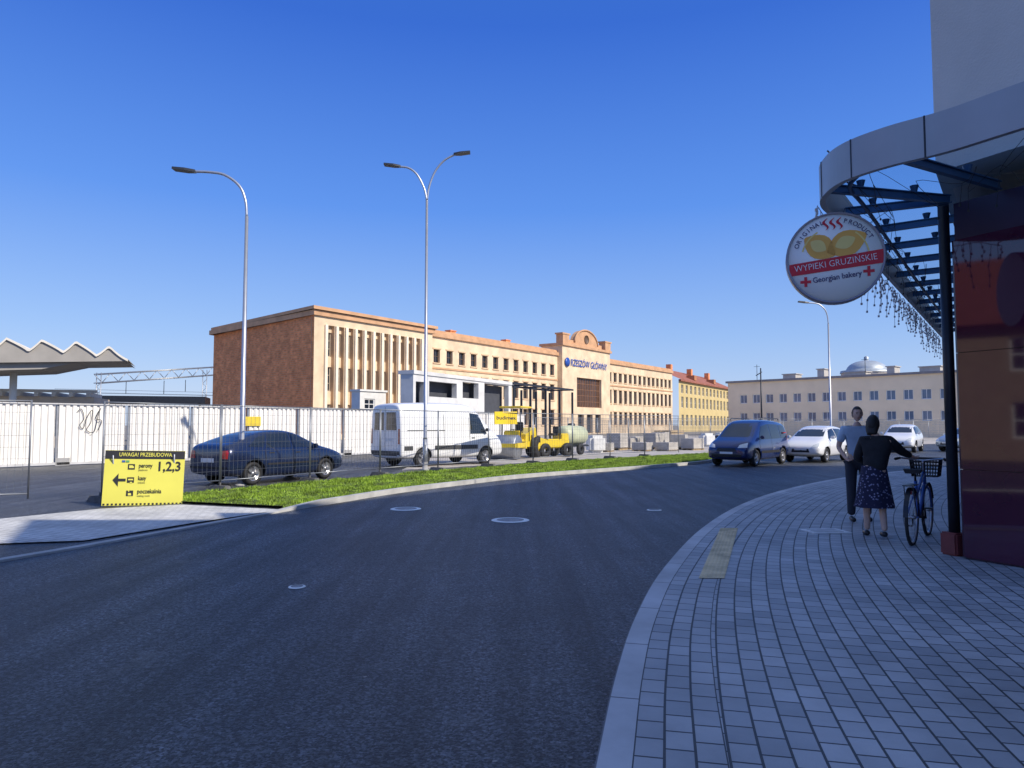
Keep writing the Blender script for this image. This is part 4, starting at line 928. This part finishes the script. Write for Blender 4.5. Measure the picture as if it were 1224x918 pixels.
for sx in(-.17,-.03,.11):
    m=MB();pts=[(sx+.045*sin(k*.9),.62+.033*k) for k in range(9)]
    w=.038
    m.add([S2(x-w*(1-abs(k-4)/4.6),y,.006) for k,(x,y) in enumerate(pts)]+[S2(x+w*(1-abs(k-4)/4.6),y,.006) for k,(x,y) in enumerate(pts)],[(k,k+1,10+k,9+k) for k in range(8)]);m.build('steam_mark',redm,SG)
for sx,sy in((-.60,-.50),(.66,-.34)):
    m=MB();pl_=[(.03,.03),(.03,.11),(-.03,.11),(-.03,.03),(-.11,.03),(-.11,-.03),(-.03,-.03),(-.03,-.11),(.03,-.11),(.03,-.03),(.11,-.03),(.11,.03)]
    m.poly([S2(sx+a,sy+b_,.006) for a,b_ in pl_]);m.build('cross_mark',redm,SG)
ux=(S2(1,.105,0)-S2(0,0,0)).normalized();uy=Vector(fdir).cross(ux).normalized()
if uy.z<0: uy=-uy
m=MB();m.text('WYPIEKI GRUZIŃSKIE',R_*.2,S2(0,-.125,.01),ux,uy,0,-.001,'CENTER',R_*1.66);m.build('ribbon_lettering',white,SG)
m=MB();m.text('Georgian bakery',R_*.17,S2(.03,-.43,.008),ux,uy,0,.001,'CENTER',R_*.98);m.build('dark_lettering',navyt,SG)
def arct(s,a0,a1,rr):
    m=MB()
    for i,ch in enumerate(s):
        an=a0+(a1-a0)*(i/(len(s)-1));x,y=rr*cos(an),rr*sin(an);tx_=(Rt.to_3x3()@Vector((sin(an),-cos(an),0)));uy_=(Rt.to_3x3()@Vector((cos(an),sin(an),0)))
        m.text(ch,R_*.135,S2(x,y,.008),tx_,uy_,0,.0005)
    m.build('dark_lettering',navyt,SG)
arct('ORIGINAL',rad(158),rad(108),.82);arct('PRODUCT',rad(74),rad(30),.82)
def ell(cx,cy,a,b_,rot,z,n=22,pw=.5):
    pts=[]
    for k in range(n):
        t_=2*pi*k/n;x=a*cos(t_);y=b_*sin(t_)*(1-pw*abs(cos(t_))**2);pts.append(S2(cx+x*cos(rot)-y*sin(rot),cy+x*sin(rot)+y*cos(rot),z))
    return pts
for cx,cy,a,b_,rot in((-.30,.26,.37,.27,-.6),(.24,.30,.43,.28,.42)):
    m=MB();q=ell(cx,cy,a,b_,rot,.0056);m.add(q,[tuple(range(22))]);br=m.build('bread_crust',cream,SG)
    m=MB();q=ell(cx-.03,cy+.02,a*.5,b_*.5,rot,.0075);m.add(q,[tuple(range(22))]);m.build('bread_filling',yl,br)
for a0,a1 in((165,120),(52,8)):
    m=MB();n=12;A1=[];A2=[]
    for k in range(n+1):
        an=rad(a0+(a1-a0)*k/n);A1.append(S2(.69*cos(an),.69*sin(an),.0065));A2.append(S2(.66*cos(an),.66*sin(an),.0065))
    m.add(A1+A2,[(k,k+1,n+2+k,n+1+k) for k in range(n)]);m.build('yellow_arc',yl,SG)
m=MB();a=ps+Vector((0,0,R_*.8))-fdir*.065
tgt=min(out,key=lambda q:(q-Vector((ps.x,ps.y,q.z))).length)
m.tube([a,Vector((a.x,a.y,ZB-.05)),Vector((tgt.x,tgt.y,ZB+.02))],.018,8);a2=ps+xa*R_*.6-fdir*.1
m.tube([a2,a2+(Vector((pc.x,pc.y,0))-Vector((a2.x,a2.y,0)))],.018,8);m.build('bracket',blackm,SG)

t=thing('opposite_house','cream house with red tiled roof across the road, mirrored in the glossy wall','house',(-24,-10,0),pi/2)
o=rows(1,21,6,((1,1.6),(4,1.5)),1.2)
m=MB();m.wall(I,0,22,0,6.2,o,.2);m.build('wall',mat('opposite house render',(.34,.25,.17),.9),t)
for q in o: pane_win(t,I,q,.2,white,glass)
m=MB();m.add([(-.5,-.6,6.1),(22.5,-.6,6.1),(20,4.5,10),(2,4.5,10),(-.5,9,6.1),(22.5,9,6.1)],[(0,1,2,3),(3,2,5,4),(0,3,4),(1,5,2)]);m.build('roof',mat('opposite roof tiles',(.2,.06,.04),.9),t)

# ================= people
skinm=mat('skin',(.66,.42,.31),.55,0,.06,8);hairm=mat('dark hair',(.018,.014,.012),.5,0,.3,30,.4,80)
def skin(V_,E_,Rr,sub=2):
    me=bpy.data.meshes.new('k');me.from_pydata([tuple(v) for v in V_],E_,[]);ob=bpy.data.objects.new('k',me);COL.objects.link(ob)
    ob.modifiers.new('k','SKIN')
    for i,r in enumerate(Rr):
        sv=me.skin_vertices[0].data[i];sv.radius=r if isinstance(r,tuple) else (r,r);sv.use_root=(i==0)
    s=ob.modifiers.new('s','SUBSURF');s.levels=sub;s.render_levels=sub
    m2=evalmesh(ob);bpy.data.objects.remove(ob)
    vs=[v.co.copy() for v in m2.vertices];fs=[list(p.vertices) for p in m2.polygons];bpy.data.meshes.remove(m2);return vs,fs
def hand(mb,w,dirv,out_,curl=.5,s=1.):
    dirv=Vector(dirv).normalized();out_=(Vector(out_)-dirv*Vector(out_).dot(dirv)).normalized();pn=dirv.cross(out_)
    for k,(ln,of) in enumerate(((.068,.032),(.078,.011),(.073,-.011),(.058,-.031))):
        b=Vector(w)+dirv*.075+out_*of
        p1=b+dirv*ln*.45*s;p2=p1+(dirv*cos(curl)+pn*sin(curl))*ln*.32;p3=p2+(dirv*cos(curl*2)+pn*sin(curl*2))*ln*.28
        mb.tube([b-dirv*.02,p1,p2,p3],[.0095,.009,.008,.006],6)
    b=Vector(w)+dirv*.02+out_*.03
    mb.tube([b,b+(dirv*.6+out_*.7)*.04,b+(dirv*.85+out_*.5+pn*.3)*.07],[.012,.0105,.008],6)
def head(t,mb,c,s,yaw,hair='short',pitch=0.):
    R=Matrix.Translation(c)@Matrix.Rotation(yaw,4,'Z')@Matrix.Rotation(pitch,4,'X')@Matrix.Scale(s,4)
    n=20;r_=14;vs=[]
    for j in range(r_+1):
        th=pi*j/r_
        for i in range(n):
            ph=2*pi*i/n;x,y,z=sin(th)*cos(ph),sin(th)*sin(ph),cos(th)
            X_=x*.076;Y_=y*.096;Z_=z*.118
            if z<0: X_*=1+.32*z;Y_*=1+(.12*z if y>0 else .35*z)
            if y>.75 and abs(x)<.3: Y_+=.022*max(0,1-abs(z+.12)/.22)*max(0,1-abs(x)/.3)
            if y>.6 and .02<z<.25 and .2<abs(x)<.55: Y_-=.006
            if y>.7 and -.62<z<-.4 and abs(x)<.4: Y_+=.005
            vs.append((X_,Y_,Z_))
    fs=[(j*n+i,j*n+(i+1)%n,(j+1)*n+(i+1)%n,(j+1)*n+i) for j in range(r_) for i in range(n)]
    mb.add(vs,fs,0,True,R)
    for sd in(-1,1): mb.lathe([(0,-.008),(.02,-.006),(.024,0),(.014,.008),(0,.006)],10,0,R@Matrix.Translation((sd*.077,-.005,-.005))@Matrix.Rotation(pi/2,4,'Y')@Matrix.Diagonal((1.3,.8,1,1)))
    for sd in(-1,1):
        e=MB();e.lathe([(0,-.007),(.008,-.004),(.008,.004),(0,.007)],8,0,R@Matrix.Translation((sd*.03,.087,.012)));e.box((sd*.03,.090,.032),(.034,.008,.006),0,0,R);e.build('eye',black,t)
    mo=MB();mo.box((0,.088,-.058),(.045,.01,.01),0,0,R);mo.build('mouth',mat('lips',(.35,.12,.1),.5),t)
    h=MB();vs=[]
    lng=hair=='long'
    for j in range(r_+1):
        th=pi*j/r_
        for i in range(n):
            ph=2*pi*i/n;x,y,z=sin(th)*cos(ph),sin(th)*sin(ph),cos(th);w=(1.16 if lng else 1.10)+random.uniform(-.015,.015)
            sx=1+.32*z if (z<0 and not lng) else 1
            vs.append((x*.076*w*sx,y*.096*w-.004,z*.118*w))
    fs=[]
    for j in range(r_):
        for i in range(n):
            th=pi*(j+.5)/r_;ph=2*pi*(i+.5)/n;y=sin(th)*sin(ph);z=cos(th)
            if z>.62 or (y<.25 and z>-.1+.5*max(0,y)) or (y<-.2 and z>-.5) or (lng and y<.3 and z>-.8): fs.append((j*n+i,j*n+(i+1)%n,(j+1)*n+(i+1)%n,(j+1)*n+i))
    h.add(vs,fs,0,True,R)
    if lng:
        # loose hair falling to the nape and shoulders
        n2=16;vv=[]
        for j in range(7):
            k=j/6
            for i in range(n2):
                an=2*pi*i/n2;f=1+.06*sin(i*2.7+j*.6);vv.append(((.088+.006*k-.03*k*k)*cos(an)*f,-.035+(.062-.012*k)*sin(an)*f,.03-.20*k))
        h.add(vv,[(j*n2+i,j*n2+(i+1)%n2,(j+1)*n2+(i+1)%n2,(j+1)*n2+i) for j in range(6) for i in range(n2)]+[tuple(6*n2+i for i in range(n2))],0,True,R)
    h.build('hair',hairm,t)
def person(label,pos,rz,J,sc_,top,bottom,hair,sleeves,skirt=None,yaw=0,curl=.5,pitch=0.):
    t=thing('person',label,'person',pos,rz);t.scale=(sc_,)*3
    nm=list(J);idx={k:i for i,k in enumerate(nm)}
    Ed=[('pel','sp'),('sp','ch'),('ch','nk'),('nk','nt')]
    for s in 'LR': Ed+=[('ch','sh'+s),('sh'+s,'el'+s),('el'+s,'wr'+s),('wr'+s,'pa'+s),('pel','hp'+s),('hp'+s,'kn'+s),('kn'+s,'an'+s)]
    RD={'pel':(.12,.10),'sp':(.115,.09),'ch':(.135,.10),'nk':.055,'nt':.05,'sh':.062,'el':.042,'wr':.027,'pa':(.036,.02),'hp':.088,'kn':.056,'an':.04}
    rd=[RD.get(k,RD.get(k[:2])) for k in nm]
    vs,fs=skin([J[k] for k in nm],[(idx[a],idx[b]) for a,b in Ed],rd)
    body=MB();body.add(vs,fs,0,True)
    for s in 'LR': hand(body,J['wr'+s],Vector(J['pa'+s])-Vector(J['wr'+s]),(1 if s=='L' else -1,0.2,.1),curl)
    head(t,body,Vector(J['nt'])+Vector((0,.015,.115)),1.0,yaw,hair,pitch)
    body.build('body',skinm,t)
    ks=['ch','sp','pel','nk']+['shL','elL','shR','elR']+(['wrL','wrR'] if sleeves=='long' else [])
    JJ={k:Vector(J[k]) for k in ks}
    if sleeves=='short':
        for s in 'LR': JJ['el'+s]=Vector(J['sh'+s]).lerp(Vector(J['el'+s]),.75)
    JJ['nk']=Vector(J['nk'])-Vector((0,0,.03));JJ['pel']=Vector(J['pel'])-Vector((0,0,.05))
    E2=[('ch','sp'),('sp','pel'),('ch','nk'),('ch','shL'),('ch','shR'),('shL','elL'),('shR','elR')]+([('elL','wrL'),('elR','wrR')] if sleeves=='long' else [])
    i2={k:i for i,k in enumerate(ks)}
    lg=sleeves=='long'
    RR={'pel':(.185,.15) if lg else (.155,.125),'sp':(.165,.13) if lg else (.145,.115),'ch':(.165,.13),'nk':.07,'sh':.085,'el':.066,'wr':.044}
    vs,fs=skin([JJ[k] for k in ks],[(i2[a],i2[b]) for a,b in E2],[RR.get(k,RR.get(k[:2])) for k in ks])
    m=MB();m.add(vs,fs,0,True);m.build('jacket' if sleeves=='long' else 'shirt',top,t)
    if skirt:
        m=MB();z0,z1,w0,w1=skirt;n=28;vs=[];rr=12
        for j in range(rr+1):
            k=j/rr;z=z0+(z1-z0)*k;w=w0+(w1-w0)*k
            for i in range(n):
                an=2*pi*i/n;f=1+.07*k*sin(an*7)+.02*sin(an*3+1);vs.append((cos(an)*w*f,sin(an)*w*.8*f,z))
        m.add(vs,[(j*n+i,j*n+(i+1)%n,(j+1)*n+(i+1)%n,(j+1)*n+i) for j in range(rr) for i in range(n)],0,True);m.build('skirt',bottom,t)
    else:
        ks=['pel','hpL','knL','anL','hpR','knR','anR']
        vs,fs=skin([J[k] for k in ks],[(0,1),(1,2),(2,3),(0,4),(4,5),(5,6)],[(.14,.115),.105,.078,.062,.105,.078,.062])
        m=MB();m.add(vs,fs,0,True);m.build('trousers',bottom,t)
    for s in 'LR':
        a=Vector(J['an'+s])
        vs,fs=skin([a+Vector((0,-.035,-.035)),a+Vector((0,.08,-.045)),a+Vector((0,.16,-.05))],[(0,1),(1,2)],[.042,.042,.034])
        m=MB();m.add(vs,fs,0,True);m.build('shoe',mat('black shoe',(.02,.018,.02),.4),t)
    return t
Jw={'pel':(0,-.04,.93),'sp':(.02,-.01,1.12),'ch':(.06,.06,1.28),'nk':(.07,.12,1.42),'nt':(.05,.16,1.48),
 'shL':(-.12,.08,1.35),'elL':(-.18,.17,1.09),'wrL':(.0,.32,1.04),'paL':(.06,.35,1.06),
 'shR':(.24,.05,1.35),'elR':(.40,.12,1.20),'wrR':(.56,.235,1.135),'paR':(.615,.265,1.115),
 'hpL':(-.09,-.03,.87),'knL':(-.09,.08,.48),'anL':(-.08,.12,.08),'hpR':(.09,-.03,.87),'knR':(.085,-.02,.48),'anR':(.08,-.14,.10)}
wp=G(1047,642,.1)
sk=bpy.data.materials.new('patterned skirt');sk.use_nodes=True;N=sk.node_tree.nodes;L=sk.node_tree.links
vz=N.new('ShaderNodeTexVoronoi');vz.inputs['Scale'].default_value=26;tc=N.new('ShaderNodeTexCoord');L.new(tc.outputs['Object'],vz.inputs['Vector'])
cr=N.new('ShaderNodeValToRGB');cr.color_ramp.elements[0].color=(.3,.28,.42,1);cr.color_ramp.elements[1].color=(.02,.02,.055,1);cr.color_ramp.elements[0].position=.18;cr.color_ramp.elements[1].position=.36
L.new(vz.outputs['Distance'],cr.inputs[0]);L.new(cr.outputs[0],N['Principled BSDF'].inputs['Base Color']);N['Principled BSDF'].inputs['Roughness'].default_value=.9
person('woman seen from behind in black jacket and patterned skirt pushing a bicycle',wp,rad(-12),Jw,.95,mat('black jacket',(.014,.014,.018),.8,0,.3,12,.3,20),sk,'long','long',skirt=(1.0,.42,.16,.26),yaw=-.5,curl=1.0,pitch=-.25)
Jm={'pel':(0,0,.97),'sp':(0,0,1.17),'ch':(0,.01,1.37),'nk':(0,.02,1.52),'nt':(0,.035,1.59),
 'shL':(-.2,.0,1.45),'elL':(-.29,-.02,1.17),'wrL':(-.20,.18,1.05),'paL':(-.13,.22,1.04),
 'shR':(.2,.0,1.45),'elR':(.28,-.03,1.17),'wrR':(.22,.16,1.0),'paR':(.19,.22,.98),
 'hpL':(-.1,0,.9),'knL':(-.12,.03,.5),'anL':(-.13,.0,.08),'hpR':(.1,0,.9),'knR':(.12,.05,.5),'anR':(.13,.06,.08)}
mp_=G(1027,622,.1)
person('man in light blue shirt facing the camera, standing behind the woman',mp_,rad(170),Jm,.98,mat('light blue shirt',(.45,.56,.68),.85,0,.1,8,.2,15),mat('dark trousers',(.03,.035,.05),.85),'short','short',yaw=.0,curl=.6,pitch=-.05)

# ================= bicycle
rw_=G(1091,651,.1);fw_=G(1111,638,.1);hd=(fw_-rw_);hd.z=0;hd.normalize();WBk=1.06
BK=thing('bicycle','city bicycle with dark wire basket held by the woman near the column','bicycle',rw_,math.atan2(hd.y,hd.x))
frm=mat('bicycle frame blue',(.04,.12,.4),.3,.2,.1,4,coat=.5)
def wheelb(x):
    W=Matrix.Translation((x,0,.34))@Matrix.Rotation(pi/2,4,'X')
    m=MB();m.lathe([(.34+.021*cos(k*pi/4),.021*sin(k*pi/4)) for k in range(8)],36,0,W,True,True);w=m.build('wheel',black,BK)
    m=MB();m.lathe([(.322,-.014),(.322,.014),(.305,.012),(.305,-.012)],36,0,W,True,True);m.build('rim',chrome,w)
    m=MB()
    for k in range(24):
        an=2*pi*k/24;m.tube([Vector((x,.025*(1 if k%2 else -1),.34)),Vector((x+cos(an)*.31,0,.34+sin(an)*.31))],.0016,4)
    m.tube([(x,-.05,.34),(x,.05,.34)],.02,8);m.build('spokes',chrome,w)
wheelb(0);wheelb(WBk)
m=MB();bb=(.45,0,.3);st_=(.30,0,.78);hdt=(.88,0,.86);hdb=(.92,0,.70)
m.tube([bb,st_],.02,8);m.tube([bb,hdb],.023,8);m.tube([(.36,0,.6),hdt],.02,8);m.tube([hdt,hdb],.024,8)
for s in(-1,1): m.tube([bb,(0,s*.06,.34)],.012,6);m.tube([(.33,0,.7),(0,s*.06,.34)],.01,6);m.tube([hdb,(.95,s*.05,.62),(WBk,s*.055,.34)],.014,6)
m.build('frame',frm,BK)
m=MB();m.tube([hdt,(.85,0,.98),(.84,0,1.02)],.014,8);m.tube(smooth([(.66,.29,1.04),(.78,.26,1.05),(.87,.1,1.03),(.88,0,1.02),(.87,-.1,1.03),(.78,-.26,1.05),(.66,-.29,1.04)],4),.012,8);hb_=m.build('handlebar',chrome,BK)
for s in(-1,1):
    m=MB();m.tube([(.64,s*.293,1.04),(.76,s*.265,1.05)],.018,8);m.build('grip',black,hb_)
m=MB();m.tube([st_,(.28,0,.88)],.013,8)
sd_=[(.10,.10,.93),(.16,.11,.94),(.28,.07,.93),(.42,.02,.925)]
vs=[(x,y,z) for x,y,z in sd_]+[(x,-y,z) for x,y,z in sd_]+[(x,y*.8,z-.05) for x,y,z in sd_]+[(x,-y*.8,z-.05) for x,y,z in sd_]
fs=[(k,k+1,4+k+1,4+k) for k in range(3)]+[(k,k+1,8+k+1,8+k) for k in range(3)]+[(4+k,4+k+1,12+k+1,12+k) for k in range(3)]+[(0,4,12,8),(3,7,15,11)]
m.add(vs,fs);m.build('saddle',black,BK)
m=MB()
x0,x1,yw,z0,z1=.93,1.2,.18,.80,1.04
for i in range(11):
    y=-yw+2*yw*i/10;m.tube([(x0,y,z1),(x0+.03,y*.85,z0),(x1-.03,y*.85,z0),(x1,y,z1)],.005,4)
for i in range(8):
    x=x0+(x1-x0)*i/7
    for s in(-1,1): m.tube([(x,s*yw,z1),(x,s*yw*.85,z0)],.005,4)
for k in range(6):
    z=z0+(z1-z0)*k/5;f=.85+.15*k/5;m.tube([(x0,-yw*f,z),(x1,-yw*f,z),(x1,yw*f,z),(x0,yw*f,z),(x0,-yw*f,z)],.006 if k<5 else .010,4)
m.build('basket',blackm,BK)
for x,a0,a1 in((0,20,175),(WBk,20,150)):
    m=MB();n=14;A1=[];A2=[]
    for k in range(n+1):
        an=rad(a0+(a1-a0)*k/n);A1.append(Vector((x+cos(an)*.375,-.028,.34+sin(an)*.375)));A2.append(Vector((x+cos(an)*.375,.028,.34+sin(an)*.375)))
    m.strip(A1,A2);m.build('mudguard',blackm,BK)
m=MB();m.tube([(.45,-.09,.3),(.45,.09,.3)],.015,8);m.tube([(.45,.08,.3),(.53,.085,.17)],.009,6);m.tube([(.45,-.08,.3),(.37,-.085,.43)],.009,6);m.box((.53,.13,.17),(.08,.09,.02));m.box((.37,-.13,.43),(.08,.09,.02));m.lathe([(.09,0),(.09,.004),(0,.004)],20,0,Matrix.Translation((.45,-.055,.3))@Matrix.Rotation(pi/2,4,'X'));m.build('pedals',blackm,BK)
m=MB();m.box((-.12,0,.66),(.03,.06,.05));m.build('rear_reflector',redp,BK)
m=MB();m.box((-.02,0,.745),(.36,.12,.012));m.tube([(-.15,.05,.74),(0,.06,.36)],.006,5);m.tube([(-.15,-.05,.74),(0,-.06,.36)],.006,5);m.build('rear_rack',blackm,BK)

# ================= light, world, camera
el=rad(38);az=math.atan2(.85,-.527)
S=Vector((sin(az)*cos(el),cos(az)*cos(el),sin(el)))
sl=bpy.data.lights.new('sun','SUN');sl.energy=5;sl.angle=rad(.5);sl.color=(1,.91,.77);so=bpy.data.objects.new('sun',sl);COL.objects.link(so);so.rotation_euler=S.to_track_quat('Z','Y').to_euler();so.location=(0,0,50)
w=bpy.data.worlds.new('World');sc.world=w;w.use_nodes=True;N=w.node_tree.nodes;L=w.node_tree.links
bg=N['Background'];sky=N.new('ShaderNodeTexSky');sky.sky_type='NISHITA';sky.sun_disc=False;sky.sun_elevation=el;sky.sun_rotation=az;sky.air_density=1.3;sky.dust_density=.2;sky.ozone_density=1.5
tc=N.new('ShaderNodeTexCoord');sx=N.new('ShaderNodeSeparateXYZ');L.new(tc.outputs['Generated'],sx.inputs[0])
rp=N.new('ShaderNodeValToRGB');L.new(sx.outputs['Z'],rp.inputs[0]);e=rp.color_ramp.elements
k=1/.15
cols=[(0.,(.46,.62,.92)),(.12,(.27,.47,.92)),(.29,(.08,.27,.88)),(.5,(.014,.125,.68)),(.62,(.02,.14,.62)),(1.,(.42,.50,.66))]
e[0].position=0;e[0].color=(*cols[0][1],1);e[1].position=1;e[1].color=(*cols[-1][1],1)
for p_,c_ in cols[1:-1]: q=e.new(p_);q.color=(*c_,1)
scl=N.new('ShaderNodeVectorMath');scl.operation='SCALE';scl.inputs['Scale'].default_value=k;L.new(rp.outputs[0],scl.inputs[0])
mx=N.new('ShaderNodeMix');mx.data_type='RGBA';mx.inputs[0].default_value=.84;L.new(sky.outputs[0],mx.inputs[6]);L.new(scl.outputs[0],mx.inputs[7]);L.new(mx.outputs[2],bg.inputs[0]);bg.inputs[1].default_value=.15
cd=bpy.data.cameras.new('camera');cam=bpy.data.objects.new('camera',cd);COL.objects.link(cam);cam.location=(0,0,H);cam.rotation_euler=(pi/2+PT,0,0)
cd.sensor_width=36;cd.lens=850/1224*36;cd.clip_end=4000;cd.clip_start=.05;sc.camera=cam
sc.view_settings.view_transform='Standard';sc.view_settings.look='None';sc.view_settings.exposure=0
